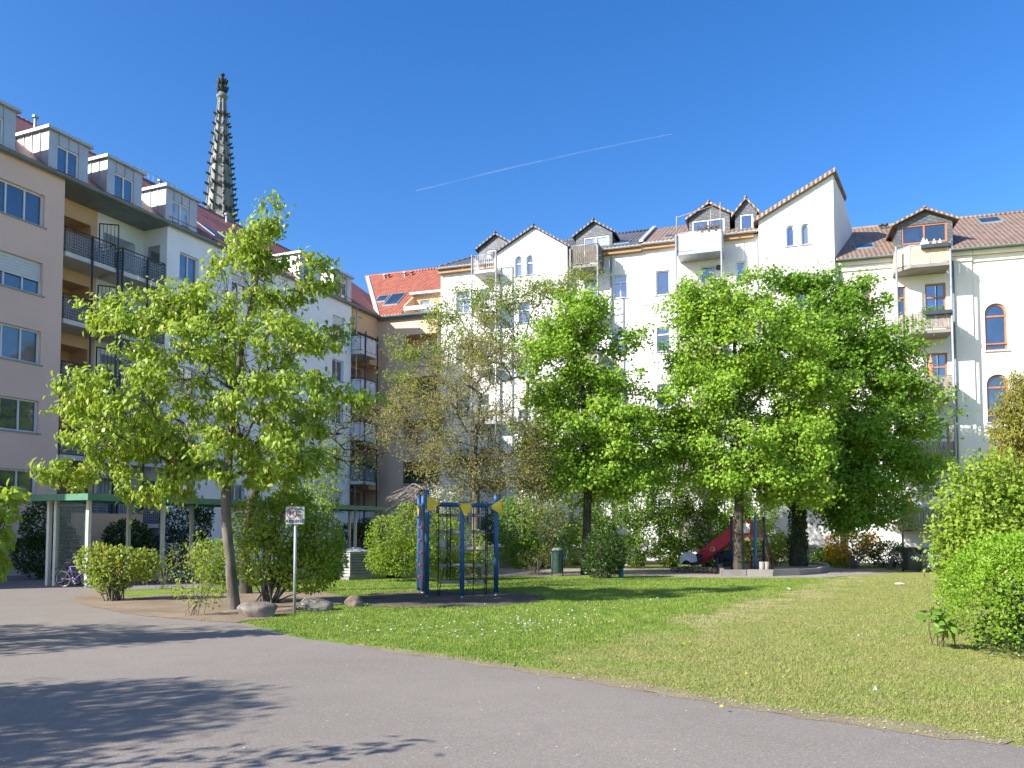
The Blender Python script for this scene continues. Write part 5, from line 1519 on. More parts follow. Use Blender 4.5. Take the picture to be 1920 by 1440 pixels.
# ------------------------------------------------------------------ grass blades and daisies
def grass():
    n = 420000
    Ys = 6.0 + 24.0 * RNG.random(n) ** 1.7
    u = RNG.uniform(380, 1960, n)
    x = (u - 960) / FPX * Ys
    y = Ys
    # keep only where the lawn shows (outside path, beds and pads)
    ex = np.array([p.x for p in PATH_EDGE]); ey = np.array([p.y for p in PATH_EDGE])
    o = np.argsort(ex); edge = np.interp(x, ex[o], ey[o])
    keep = y > edge + .02 + .25 * RNG.random(n) ** 3
    pc = G(838, 1123)
    keep &= ((x - pc.x) / 2.55) ** 2 + ((y - pc.y) / 2.35) ** 2 > 1 + .25 * (RNG.random(n) - .7)
    lx = np.array([p.x for p in gxy([(440, 1166), (660, 1121)])]); ly = np.array([p.y for p in gxy([(440, 1166), (660, 1121)])])
    bx = gxy([(500, 1160), (560, 1146), (640, 1134), (662, 1121), (610, 1112), (500, 1108), (430, 1113)])
    inside = np.zeros(n, bool)
    poly = BED_FRONT + bx
    j = len(poly) - 1
    for i in range(len(poly)):
        xi, yi, xj, yj = poly[i].x, poly[i].y, poly[j].x, poly[j].y
        c = ((yi > y) != (yj > y)) & (x < (xj - xi) * (y - yi) / (yj - yi + 1e-9) + xi)
        inside ^= c; j = i
    keep &= ~inside
    keep &= ((x - 7.82) / 1.4) ** 2 + ((y - 10.9) / 1.4) ** 2 > 1
    # thin it out on the dry side and by the path
    dry = .853 * x - .522 * y + 5.3
    pr = np.where(dry > 0, .6, 1.0) * np.clip((y - edge) / 1.2 + .25, 0, 1)
    keep &= RNG.random(n) < pr
    x, y, dry = x[keep], y[keep], dry[keep]; n = len(x)
    z = gz(0, y)
    h = (.018 + .030 * RNG.random(n)) * np.where(dry > 0, .75, 1.0) * (1 + .25 * np.sin(x * 1.3) * np.sin(y * .9 + 2))
    a = RNG.random(n) * 6.28; w = .0026 + .0022 * RNG.random(n) + .00026 * y
    dx, dy = np.cos(a) * w, np.sin(a) * w
    lx, ly = RNG.normal(size=n) * .016, RNG.normal(size=n) * .016
    V = np.stack([np.stack([x - dx, y - dy, z], 1), np.stack([x + dx, y + dy, z], 1), np.stack([x + lx, y + ly, z + h], 1)], 1).reshape(-1, 3)
    m, nt, bs, out = base_mat('grass_blades')
    c = lawn_colour(nt, True)
    nt.links.new(c, bs.inputs['Base Color']); bs.inputs['Roughness'].default_value = .6; bs.inputs['Specular IOR Level'].default_value = .2
    tl = nd(nt, 'ShaderNodeBsdfTranslucent'); nt.links.new(c, tl.inputs['Color'])
    mx = nd(nt, 'ShaderNodeMixShader'); mx.inputs[0].default_value = .35
    nt.links.new(bs.outputs[0], mx.inputs[1]); nt.links.new(tl.outputs[0], mx.inputs[2]); nt.links.new(mx.outputs[0], out.inputs['Surface'])
    o = np_mesh('grass', V, np.arange(3 * n).reshape(-1, 3), m)
    tag(o, 'short mown lawn grass, green left and dry right', 'grass', kind='stuff')
grass()
def scatter(name, label, cat, pts, size, mats, lift=.03, n=6):
    V = []; F = []
    for x, y in pts:
        z = gz(x, y) + lift * random.uniform(.6, 1.4); s = size * random.uniform(.6, 1.3); k = len(V)
        tx, ty = random.uniform(-.35, .35), random.uniform(-.35, .35)
        for i in range(n):
            a = 2 * math.pi * i / n + x
            V.append((x + math.cos(a) * s, y + math.sin(a) * s, z + (math.cos(a) * tx + math.sin(a) * ty) * s))
        F.append(list(range(k, k + n)))
    o = np_mesh(name, np.array(V), np.array(F), mats)
    tag(o, label, cat, kind='stuff')
m_petal = M('white_daisy_petals', (.8, .8, .78), .7, .05)
m_yellow = M('dandelion_yellow', (.75, .5, .03), .7, .1)
m_husk = M('fallen_blossom', (.40, .35, .2), .8, .4, 30)
pts = []
for (u, v, ru, rv, n) in ((840, 1190, 60, 10, 70), (1010, 1180, 60, 12, 110), (700, 1185, 70, 10, 60), (900, 1165, 200, 20, 130), (1060, 1160, 140, 22, 150), (1200, 1120, 110, 20, 120), (1330, 1105, 120, 8, 60), (640, 1170, 60, 10, 40), (1790, 1140, 70, 30, 30), (1640, 1190, 100, 16, 25)):
    for _ in range(int(n * .65)):
        p = G(random.gauss(u, ru * .6), random.gauss(v, rv * .6)); pts.append((p.x, p.y))
scatter('daisies', 'white daisies scattered over the green lawn', 'flowers', pts, .014, m_petal, .055)
pts = []
for _ in range(900):
    i = random.choices(range(len(PATH_EDGE) - 1), weights=[1, 1, 1, 1, 2, 3, 4, 5, 6, 7, 8, 8][:len(PATH_EDGE) - 1])[0]
    p = PATH_EDGE[i].lerp(PATH_EDGE[i + 1], random.random())
    q = p + V2(random.gauss(.02, .1), random.gauss(.12, .13)); pts.append((q.x, q.y))
scatter('fallen_blossom', 'pale fallen blossom and debris along the lawn edge', 'debris', pts[:620], .0095, m_husk, .014, 5)
pts = []
for _ in range(46):
    p = G(random.uniform(900, 1900), random.uniform(1130, 1340)); pts.append((p.x, p.y))
scatter('dandelions', 'yellow dandelion heads dotted in the dry grass', 'flowers', pts, .016, m_yellow, .05)
pts = []
for _ in range(170):
    p = G(random.uniform(-50, 1900), 1150 + 300 * random.random() ** .7); pts.append((p.x, p.y))
pts = [q for q in pts if all((q[0] - p.x) ** 2 + (q[1] - p.y) ** 2 > .01 for p in PATH_EDGE)]
scatter('leaf_litter', 'tiny leaf scraps and petals lying about on the asphalt and lawn', 'debris', pts, .008, m_husk, .014, 5)
def litter(u, v, w, label):
    p = G(u, v); m = MB()
    k = 5
    vs = [(math.cos(i * 1.256) * w * random.uniform(.6, 1), math.sin(i * 1.256) * w * .7 * random.uniform(.6, 1), random.uniform(.01, .06)) for i in range(k)]
    m.faces(vs + [(0, 0, .07)], [(i, (i + 1) % k, k) for i in range(k)])
    o = m.build('paper_scrap', m_petal); o.location = p + Vector((0, 0, .03)); tag(o, label, 'litter', 'paper scraps on the lawn')
litter(1686, 1098, .2, 'larger crumpled white paper on the lawn before the bins')
litter(1478, 1108, .08, 'white paper scrap on the dry lawn below the broad maple')
litter(1642, 1304, .035, 'white paper scrap lying near the path edge')

# ------------------------------------------------------------------ contrail
def contrail():
    Y = 3000.0
    m, nt, bs, out = base_mat('contrail_ice')
    tr = nd(nt, 'ShaderNodeBsdfTransparent'); tl = nd(nt, 'ShaderNodeBsdfTranslucent'); tl.inputs['Color'].default_value = (.95, .95, .95, 1)
    df = nd(nt, 'ShaderNodeBsdfDiffuse'); df.inputs['Color'].default_value = (.95, .95, .95, 1)
    ad = nd(nt, 'ShaderNodeMixShader'); nt.links.new(tl.outputs[0], ad.inputs[1]); nt.links.new(df.outputs[0], ad.inputs[2])
    f = noise(nt, pos(nt), .004, 4)
    mx = nd(nt, 'ShaderNodeMixShader'); nt.links.new(smooth(nt, f, .25, .75, .015, .13), mx.inputs[0])
    nt.links.new(tr.outputs[0], mx.inputs[1]); nt.links.new(ad.outputs[0], mx.inputs[2]); nt.links.new(mx.outputs[0], out.inputs['Surface'])
    a = P(780, 358, Y)
    pts = [P(780 + (1260 - 780) * t, 358 - 107 * t - 4 * math.sin(t * 3.14), Y) - a for t in np.linspace(0, 1, 24)]
    b = MB(); b.tube(pts, [1.2 + 2.4 * min(1, t * 2.5) * (1 - .85 * t) for t in np.linspace(0, 1, 24)], 8)
    o = b.build('contrail', m); o.location = a
    tag(o, 'thin white aircraft contrail slanting across the blue sky', 'contrail')
contrail()

# ------------------------------------------------------------------ bike shelters
m_green = M('green_painted_steel', (0.075, 0.21, 0.12), .45, .12, 2, spec=.5)
m_postw = M('cream_painted_post', (0.62, 0.60, 0.52), .5, .08, 3)
m_wire = M('galvanised_wire', (0.20, 0.22, 0.21), .5, .1, 5, metal=.3)
m_black = M('black_rubber', (0.018, 0.018, 0.02), .7, .2, 8)
m_chrome = M('bright_steel', (0.55, 0.56, 0.58), .3, .05, 8, metal=.8)
SC0 = P(165, 925, 24.2)
FS = Facade((SC0.x, SC0.y), (0.392, 0.92))
ZSH = SC0.z
def shelter(s0, s1, label, fence):
    z0 = gz(0, FS.world(s0, 0, 0).y) ; o = FS.world(s0, 0, z0)
    rt = empty('bike_shelter', o, label, 'bike shelter', 'bike shelters', FS.rz)
    L = s1 - s0; H = ZSH - z0; W = 2.55
    drop = SLOPE * .92
    m = MB()
    m.box(0, L, 0, .06, H - .2, H); m.box(0, L, W - .06, W, H - .2, H); m.box(0, .06, .06, W - .06, H - .2, H); m.box(L - .06, L, .06, W - .06, H - .2, H)
    m.build('fascia', m_green, rt)
    m = MB(); m.box(.06, L - .06, .06, W - .06, H - .12, H - .06); m.build('roof', M('grey_green_roof_sheet', (.10, .17, .13), .6), rt)
    m = MB()
    for k in range(int(L / 1.3) + 1): m.box(.2 + k * 1.3, .28 + k * 1.3, .06, W - .06, H - .2, H - .12)
    m.build('rafters', m_green, rt)
    n = max(2, round((L - .9) / 2.5)) + 1
    for i in range(n):
        s = .45 + (L - .9) * i / (n - 1)
        for y in ([.5, W - .45] if i else [.5, W - .62, W - .3]):
            m = MB(); m.box(s - .055, s + .055, y - .055, y + .055, -.3 + drop * s, H - .19); m.build('post', m_postw, rt)
    if fence:
        ya, yb = .62, W - .72; s = .46
        m = MB()
        m.box(s - .02, s + .02, ya, yb, H - .36, H - .3); m.box(s - .02, s + .02, ya, yb, .42, .48); m.box(s - .02, s + .02, ya, ya + .04, .3, H - .3); m.box(s - .02, s + .02, yb - .04, yb, .3, H - .3)
        p = m.build('fence_frame', m_green, rt)
        m = MB()
        for i in range(34):
            y = ya + (yb - ya) * (i + .5) / 34; m.box(s - .003, s + .003, y - .0035, y + .0035, .48, H - .36)
        for k in range(9):
            z = .62 + (H - 1.1) * k / 8; a = .03 * math.sin(k * 2.3)
            m.tube([(s - .012, ya, z), (s - .012, (ya + yb) / 2, z - .012 - a), (s - .012, yb, z)], .008, 4)
        m.build('wire_mesh', m_wire, p)
    return rt
shelter(0, 9.6, 'green roofed bike shelter with a wire mesh end panel, left behind the bushes', True)
shelter(12.6, 17.2, 'farther green roofed bike shelter in front of the beige corner house', False)

def bike(label, s, y, yaw, col, scale=1.0, parent_f=FS, lean=.12):
    p = parent_f.world(s, y, 0); p.z = gz(p.x, p.y) + .008
    rt = empty('bicycle', p, label, 'bicycle', 'parked bicycles', parent_f.rz + yaw)
    rt.scale = (scale,) * 3
    rt.rotation_euler[0] = lean
    mc = M('bicycle_paint', col, .35, .05, 4, spec=.6)
    r = .33
    for x in (0, 1.03):
        m = MB(); m.torus((x, 0, r), r - .02, .022, 'Y', 24, 6); w = m.build('wheel', m_black, rt)
        m = MB(); m.torus((x, 0, r), r - .045, .012, 'Y', 20, 4)
        for k in range(10):
            a = k * .628; m.tube([(x, 0, r), (x + math.cos(a) * .28, 0, r + math.sin(a) * .28)], .003, 3, False)
        m.tube([(x, -.04, r), (x, .04, r)], .025, 6); m.build('rim', m_chrome, w)
    m = MB(); B = (.44, 0, .29); S = (.30, 0, .80); Hh = (.86, 0, .84); Hl = (.89, 0, .66)
    for a, b, q in ((B, S, .018), (S, Hh, .018), (B, Hl, .02), (Hh, Hl, .02), ((0, .05, r), B, .012), ((0, .05, r), (S[0], 0, .72), .011), (Hl, (.96, 0, .5), .016), ((.96, .05, .5), (1.03, .05, r), .012), ((.96, -.05, .5), (1.03, -.05, r), .012)): m.tube([a, b], q, 6)
    m.build('frame', mc, rt)
    m = MB(); m.tube([(.3, 0, .8), (.28, 0, .92)], .014, 6); m.bbox(.12, .4, -.07, .07, .92, .97, .02); m.build('saddle', m_black, rt)
    m = MB(); m.tube([(.86, 0, .84), (.84, 0, 1.0)], .014, 6); m.tube([(.74, .29, 1.04), (.84, .2, 1.05), (.86, 0, 1.0), (.84, -.2, 1.05), (.74, -.29, 1.04)], .013, 6); m.build('handlebar', m_chrome, rt)
    m = MB(); m.torus((.44, -.06, .29), .09, .006, 'Y', 14, 4); m.tube([(.44, -.08, .29), (.55, -.08, .18)], .01, 4); m.box(.52, .6, -.16, -.07, .165, .185); m.build('crank', m_chrome, rt)
    m = MB(); m.box(-.33, .02, -.012, .012, .69, .715); m.tube([(0, 0, r), (-.2, 0, .7)], .007, 4); m.build('rack', m_black, rt)
    return rt
bike('small purple child bicycle leaning at the white shelter post', .0, .95, R(-72), (.22, .10, .36), .8)
for i, (s, y, w, c, lab) in enumerate(((.9, 1.5, -95, (.05, .05, .06), 'black bicycle directly behind the mesh panel, inside the shelter'), (1.9, .9, -80, (.10, .12, .14), 'dark grey bicycle in the shelter behind the low round bush'), (2.7, .8, -100, (.03, .06, .09), 'dark blue bicycle in the middle of the shelter'),
        (3.6, .9, -85, (.16, .17, .17), 'silver grey bicycle in the shelter left of the yellowish bush'), (4.7, .8, -97, (.02, .08, .07), 'dark green bicycle in the shelter behind the yellowish bush'), (1.1, 2.55, -75, (.25, .26, .28), 'pale grey bicycle at the back corner posts of the shelter, cut by the left shrub'))):
    bike(lab, s, y, R(w), c)

# ------------------------------------------------------------------ text helper
def text_mesh(body, size, ext=.002):
    c = bpy.data.curves.new('lettering', 'FONT'); c.body = body; c.size = size; c.extrude = ext; c.align_x = 'CENTER'; c.align_y = 'CENTER'; c.resolution_u = 3
    o = bpy.data.objects.new('lettering', c); COL.objects.link(o)
    dg = bpy.context.evaluated_depsgraph_get(); dg.update()
    me = bpy.data.meshes.new_from_object(o.evaluated_get(dg))
    bpy.data.objects.remove(o); bpy.data.curves.remove(c)
    return me
def text(body, size, loc, mat_, parent, name='lettering', rx=math.pi / 2, bold=0, sx=1.0):
    me = text_mesh(body, size); me.materials.clear()
    o = link(name, me, mat_, parent); o.location = loc; o.rotation_euler = (rx, 0, 0); o.scale = (sx, 1, 1)
    return o

# ------------------------------------------------------------------ dog sign
def sign():
    b = G(552, 1152); k = b.y / FPX
    top = P(553, 950, b.y).z - b.z; bot = P(553, 983, b.y).z - b.z
    rt = empty('dog_sign', b, 'worn white no-dogs sign on a thin galvanised post at the lawn edge', 'sign', rz=R(4))
    m = MB(); m.tube([(0, 0, -.1), (.0, 0, top - .02)], .03, 10); m.lathe([(.03, 0), (.02, .015)], 10, (0, 0, top - .02)); m.build('post', m_steel, rt)
    w = 17.2 * k
    m = MB(); m.bbox(-w, w, -.048, -.034, bot, top, .004); pl = m.build('sign_plate', M('worn_sign_enamel_with_glare', (.40, .41, .39), .45, .15, 9, dirt_or_glare=(.74, .74, .72), dirt_or_glare_amt=.9), rt)  # pale patches: wear, and a reflection put into the colour
    m = MB()
    for z in (bot + .08, top - .08): m.box(-.05, .05, -.036, .033, z - .012, z + .012)
    m.build('clamp', m_steel, rt)
    y = -.052
    red = M('faded_sign_red', (.33, .08, .09), .6, .25, 20); blk = M('faded_sign_black', (.045, .05, .06), .6, .3, 20)
    h = top - bot
    cx, cz, r = -w * .38, bot + h * .62, h * .30
    m = MB()
    for i in range(28):
        a, c = 2 * math.pi * i / 28, 2 * math.pi * (i + 1) / 28
        m.poly([(cx + math.cos(a) * r, y, cz + math.sin(a) * r), (cx + math.cos(c) * r, y, cz + math.sin(c) * r), (cx + math.cos(c) * r * .83, y, cz + math.sin(c) * r * .83), (cx + math.cos(a) * r * .83, y, cz + math.sin(a) * r * .83)])
    m.poly([(cx - r * .66, y - .003, cz + r * .52), (cx - r * .52, y - .003, cz + r * .66), (cx + r * .66, y - .003, cz - r * .52), (cx + r * .52, y - .003, cz - r * .66)])
    m.build('prohibition_ring', red, pl)
    dog = [(-.62, -.05), (-.5, .1), (-.3, .12), (.12, .18), (.25, .5), (.42, .55), (.6, .4), (.56, .32), (.38, .28), (.3, .0), (.34, -.5), (.24, -.5), (.2, -.12), (-.2, -.14), (-.3, -.3), (-.26, -.52), (-.38, -.52), (-.44, -.26), (-.4, -.05), (-.5, -.02), (-.58, -.12)]
    m = MB(); m.poly([(cx + a * r, y - .0015, cz + b_ * r) for a, b_ in dog]); m.build('dog_pictogram', blk, pl)
    text('HIER', h * .12, (w * .42, y, bot + h * .85), blk, pl); text('IST', h * .12, (w * .42, y, bot + h * .70), blk, pl)
    text('KEIN', h * .21, (w * .42, y, bot + h * .50), red, pl, sx=.9); text('HUNDEKLO!', h * .235, (0, y, bot + h * .17), blk, pl, sx=.92)
sign()

# ------------------------------------------------------------------ boulders
def boulder(label, u0, u1, v0, v1, seed, tint=(.17, .14, .118)):
    b = G((u0 + u1) / 2, v1 - 6); k = b.y / FPX
    rx, h = (u1 - u0) / 2 * k, (v1 - v0) * k * .86
    rng = np.random.default_rng(seed)
    bm = bmesh.new(); bmesh.ops.create_icosphere(bm, subdivisions=4, radius=1)
    D = rng.normal(size=(9, 3)); D /= np.linalg.norm(D, axis=1)[:, None]; off = .72 + .22 * rng.random(9)
    f = rng.normal(size=(5, 3)) * 2.2; ph = rng.random(5) * 6
    for v in bm.verts:
        p = np.array(v.co)
        for d_, o_ in zip(D, off):
            q = p @ d_
            if q > o_: p = p - d_ * (q - o_) * .8
        p = p * (1 + .035 * np.sin(f @ p * 2 + ph).sum() / 2)
        v.co = Vector((p[0] * rx * 1.08, p[1] * rx * .8, (p[2] * .68 + .28) * h))
    me = bpy.data.meshes.new('boulder'); bm.to_mesh(me); bm.free()
    for p in me.polygons: p.use_smooth = True
    o = link('boulder', me, M('granite_boulder', tint, .9, .4, 4, bmp=.8, bscale=18, dirt_or_glare=(.12, .11, .09), dirt_or_glare_amt=.6)); o.location = b
    tag(o, label, 'boulder', 'boulders along the lawn edge')
boulder('largest pale boulder beside the foot of the leaning tree', 446, 520, 1126, 1162, 3)
boulder('flat boulder just right of the sign post foot', 554, 624, 1121, 1150, 8, (.17, .15, .125))
boulder('smallest reddish boulder left of the bark pad', 647, 680, 1119, 1143, 12, (.19, .135, .105))

# ------------------------------------------------------------------ climbing frame
def climbing_frame():
    A, B, C, D = G(800, 1119), G(866, 1121), G(930, 1117), G(785, 1108)
    rt = empty('climbing_frame', A, 'blue climbing frame with yellow corner plates, rope ladder nets and a climbing board', 'climbing frame')
    blue = M('blue_painted_timber', (0.03, 0.105, 0.24), .55, .35, 4, bmp=.4, bscale=14, stretch=(1, 1, .2), dirt_or_glare=(.02, .04, .07), dirt_or_glare_amt=.6)
    yel = M('yellow_plastic_plate', (.74, .52, .035), .4, .06, 5)
    bolt = M('black_bolt_cap', (.02, .02, .02), .5)
    rope = M('dark_rope', (.035, .033, .035), .9, .3, 40)
    plank = M('grey_timber_rung', (.30, .25, .21), .85, .35, 8, stretch=(.4, 3, 3))
    red = M('red_climbing_hold', (.50, .03, .07), .4)
    a, b, c, d = [p - A for p in (A, B, C, D)]
    k = A.y / FPX
    top = lambda p, u, v: P(u, v, p.y).z - A.z
    zA, zC, zD = top(A, 801, 918), top(C, 934, 927), top(D, 789, 925)
    zb = top(A, 830, 947)
    r = .062
    def post(p, z0, z1, name='post'):
        m = MB(); m.tube([p + Vector((0, 0, z0)), p + Vector((0, 0, z1 - .015)), p + Vector((0, 0, z1))], [r, r, r * .75], 14); o = m.build(name, blue, rt)
        m = MB(); m.tube([p + Vector((0, 0, z0 - .3)), p + Vector((0, 0, z0 + .01))], r * .62, 8); m.build('post_shoe', m_steel, o)
    post(a, .05, zA); post(b, .06, zb - .05); post(c, .09, zC); post(d, .03, zD)
    e = a.lerp(d, .62) + Vector((.035, 0, 0)); post(e, .05, zD - .1)
    m = MB(); m.tube([a + Vector((.06, 0, zb + .02)), c + Vector((-.05, 0, zb - .0))], r * .95, 14); m.build('top_beam', blue, rt)
    m = MB(); m.tube([a + Vector((0, .06, zb + .05)), d + Vector((0, -.06, zb + .05))], r * .9, 12); m.build('top_beam', blue, rt)
    def plate(pts):
        m = MB(); y = -r - .028
        m.prism([(x, yy + y, z) for x, yy, z in pts], (0, .026, 0)); o = m.build('corner_plate', yel, rt)
        cx = sum(p[0] for p in pts) / 3; cz = sum(p[2] for p in pts) / 3
        for x, yy, z in pts:
            q = (x + (cx - x) * .22, z + (cz - z) * .22)
            m = MB(); m.tube([(q[0], yy + y - .012, q[1]), (q[0], yy + y + .003, q[1])], .017, 8); m.build('bolt_cap', bolt, o)
    T = lambda p, u, v: (P(u, v, p.y).x - A.x, p.y - A.y, P(u, v, p.y).z - A.z)
    plate([T(A, 801.5, 927), T(A, 801.5, 961), T(A, 827, 945)])
    plate([T(B, 860, 944), T(B, 887, 944), T(B, 873.5, 972)])
    plate([T(C, 917, 950.5), T(C, 941.5, 936), T(C, 941.5, 966)])
    # the side with the climbing board
    m = MB(); m.prism([d + Vector((.03, -.08, .12)), a + Vector((0, .1, .12)), a + Vector((0, .1, zb - .02)), d + Vector((.03, -.08, zb - .02))], (-.03, -.015, 0)); o = m.build('climbing_board', M('shaded_navy_climbing_board', (.010, .022, .045), .8, .3, 6), rt)  # the board's shade is put into its near black navy
    for i in range(5):
        t = .35 + .3 * ((i * 7) % 5) / 5; z = .45 + (zb - .7) * i / 5
        p = d.lerp(a, t) + Vector((-.06, -.02, z)); m = MB(); m.lathe([(.0, -.035), (.034, -.02), (.036, .01), (.014, .035)], 8, (p.x, p.y, p.z)); m.build('climbing_hold', red, o)
    m = MB(); q = d + Vector((-.01, -.1, 0)); m.prism([q + Vector((-.05, 0, zb + .06)), q + Vector((.05, 0, zb + .06)), q + Vector((0, 0, zb - .25))], (0, -.02, 0)); m.build('corner_plate', yel, rt)
    # hanging ladder of rope and timber rungs behind the beam
    yl = .3
    Yl = A.y + yl
    XL = lambda u, v: Vector((P(u, v, Yl).x - A.x, yl, P(u, v, Yl).z - A.z))
    for v in (966, 997, 1028, 1060, 1091):
        p, q = XL(823, v), XL(913, v)
        m = MB(); m.bbox(p.x, q.x, yl - .03, yl + .03, p.z - .045, p.z + .04, .012); m.build('rung', plank, rt)
    zt_ = zb - .05
    for (u0, u1, v1) in ((823, 821, 1118), (838, 838, 1085), (845, 844, 1088), (888, 887, 1118), (911, 909, 1118), (914, 912, 1118)):
        p, q = XL(u0, 950), XL(u1, v1); p = Vector((p.x, 0.0, zt_)); mid = p.lerp(q, .5) + Vector((.012, 0, 0)); mid.y = yl - .045
        q.y = yl - .045
        m = MB(); m.tube([p, Vector((p.x, yl - .05, XL(u0, 962).z)), mid, q], .014, 6); m.build('rope', rope, rt)
    m = MB(); m.tube([XL(838, 1040), XL(826, 1095), XL(822, 1119), XL(836, 1126)], .014, 6); m.build('rope', rope, rt)
    m = MB(); m.tube([XL(836, 1045), XL(848, 1066)], .012, 6); m.build('rope', rope, rt)
climbing_frame()

# ------------------------------------------------------------------ louvred vent boxes
def vent_box(label, u, v, W, H, rz):
    b = G(u, v)
    rt = empty('vent_box', b, label, 'vent box', 'louvred vent boxes', rz)
    grey = M('weathered_grey_metal', (.40, .39, .36), .7, .15, 3, dirt_or_glare=(.2, .19, .16), dirt_or_glare_amt=.5)
    m = MB(); h = W / 2
    for sx in (-1, 1):
        for sy in (-1, 1): m.box(sx * h - (.06 if sx > 0 else 0), sx * h + (.06 if sx < 0 else 0), sy * h - (.06 if sy > 0 else 0), sy * h + (.06 if sy < 0 else 0), .14, H)
    m.box(-h + .06, h - .06, -h, -h + .05, H - .08, H); m.box(-h + .06, h - .06, h - .05, h, H - .08, H); m.box(-h, -h + .05, -h + .06, h - .06, H - .08, H); m.box(h - .05, h, -h + .06, h - .06, H - .08, H)
    m.build('frame', grey, rt)
    m = MB(); m.box(-h * 1.15, h * 1.15, -h * 1.15, h * 1.15, -.15, .14); m.build('plinth', m_concrete, rt)
    m = MB(); m.box(-h + .1, h - .1, -h + .1, h - .1, .14, H - .02); m.build('dark_inside', m_black, rt)
    m = MB(); e = h * 1.12; ap = (0, 0, H + W * .2)
    c = [(-e, -e, H + .01), (e, -e, H + .01), (e, e, H + .01), (-e, e, H + .01)]
    for i in range(4): m.poly([c[i], c[(i + 1) % 4], ap])
    m.poly(c[::-1]); m.build('roof', M('pale_sheet_roof', (.36, .36, .37), .6, .15, 2), rt)
    n = 8; p = (H - .22) / n
    for f in range(4):
        m = MB()
        for i in range(n):
            z = .15 + i * p
            pts = [(-h + .06, -h - .005, z), (h - .06, -h - .005, z), (h - .06, -h + .07, z + p * .8), (-h + .06, -h + .07, z + p * .8)]
            R4 = Matrix.Rotation(f * math.pi / 2, 3, 'Z')
            m.prism([R4 @ Vector(q) for q in pts], R4 @ Vector((0, .012, .0)))
        m.build('louvre', grey, rt)
vent_box('nearer grey louvred vent box between the large bush and the round bush', 664, 1086, .92, 1.0, R(42))
vent_box('farther grey louvred vent box seen behind the right climbing frame post', 934, 1064, .9, 1.0, R(30))

# ------------------------------------------------------------------ bins
def litter_bin():
    b = G(1045, 1080)
    rt = empty('litter_bin', b, 'dark green cylindrical litter bin on two legs at the gravel path', 'litter bin')
    gm = M('dark_green_bin_steel', (.022, .055, .04), .4, .2, 4, spec=.6)
    m = MB(); m.smooth = False; m.lathe([(.17, .12), (.19, .14), (.205, .7), (.21, .98), (.19, .99)], 24); m.build('bin_body', gm, rt)
    m = MB(); m.lathe([(.215, .99), (.22, 1.02), (.2, 1.07), (.12, 1.1), (.02, 1.11)], 24); m.build('lid', M('grey_bin_lid', (.22, .23, .21), .6), rt)
    for s in (-1, 1):
        m = MB(); m.tube([(s * .215, 0, -.15), (s * .215, 0, .9)], .022, 8); m.build('leg', m_darksteel, rt)
litter_bin()
def wheelie(label, u, v, rz, lidc, num=None, sticker=False, body=(.03, .034, .032)):
    b = G(u, v)
    rt = empty('wheelie_bin', b, label, 'wheelie bin', 'wheelie bins by the houses', rz)
    bm_ = M('dark_bin_plastic', body, .5, .15, 4); lm = M('bin_lid_plastic', lidc, .45, .1, 4)
    m = MB()
    a = [(-.23, -.26, .06), (.23, -.26, .06), (.23, .24, .06), (-.23, .24, .06)]; t = [(-.285, -.34, .93), (.285, -.34, .93), (.285, .33, .93), (-.285, .33, .93)]
    for i in range(4): j = (i + 1) % 4; m.poly([a[i], a[j], t[j], t[i]])
    m.poly(a[::-1]); m.bbox(-.3, .3, -.355, .345, .88, .93, .01); m.build('bin_body', bm_, rt)
    m = MB(); pr = [(-.36, .935), (-.34, .98), (-.2, 1.03), (.1, 1.06), (.34, 1.05), (.36, .935)]
    m.prism([(-.3, y, z) for y, z in pr], (.6, 0, 0)); m.build('lid', lm, rt)
    for s in (-1, 1):
        m = MB(); m.tube([(s * .24, .27, .1), (s * .29, .27, .1)], .1, 14); m.build('wheel', m_black, rt)
    m = MB(); m.tube([(-.26, .38, .96), (.26, .38, .96)], .02, 8); m.build('handle', bm_, rt)
    if num:
        pm = M('pale_green_paint_marks', (.40, .52, .47), .8, .2, 20)
        o = text(num[0], .36, (num[1], -.345 + .08 * (1 - num[2] / .93) + -.004, num[2]), pm, rt, 'painted_number', math.pi / 2 - .09)
    if sticker:
        m = MB(); m.box(-.13, .13, -.336, -.33, .66, .86); s_ = m.build('sticker', M('white_sticker', (.5, .58, .6), .5, .2, 12), rt)
        m = MB(); m.box(-.13, .13, -.332, -.326, .52, .655); m.build('sticker', M('blue_sticker', (.03, .13, .32), .5), rt)
wheelie('black wheelie bin painted with a large 46 beside the dark shrub', 1710, 1072, R(-6), (.03, .03, .034), ('46', 0, .62))
wheelie('wheelie bin with dark blue lid painted with 26 below a sticker', 1740, 1073, R(-4), (.02, .035, .10), ('26', 0, .34), True)
wheelie('dark wheelie bin before the white wall, right of the ivy trunk', 1519, 1059, R(-14), (.02, .024, .024))
wheelie('dark wheelie bin half hidden behind the bright maple trunk', 1082, 1060, R(-10), (.25, .25, .26))  # sunlight on the lid is put into its pale colour

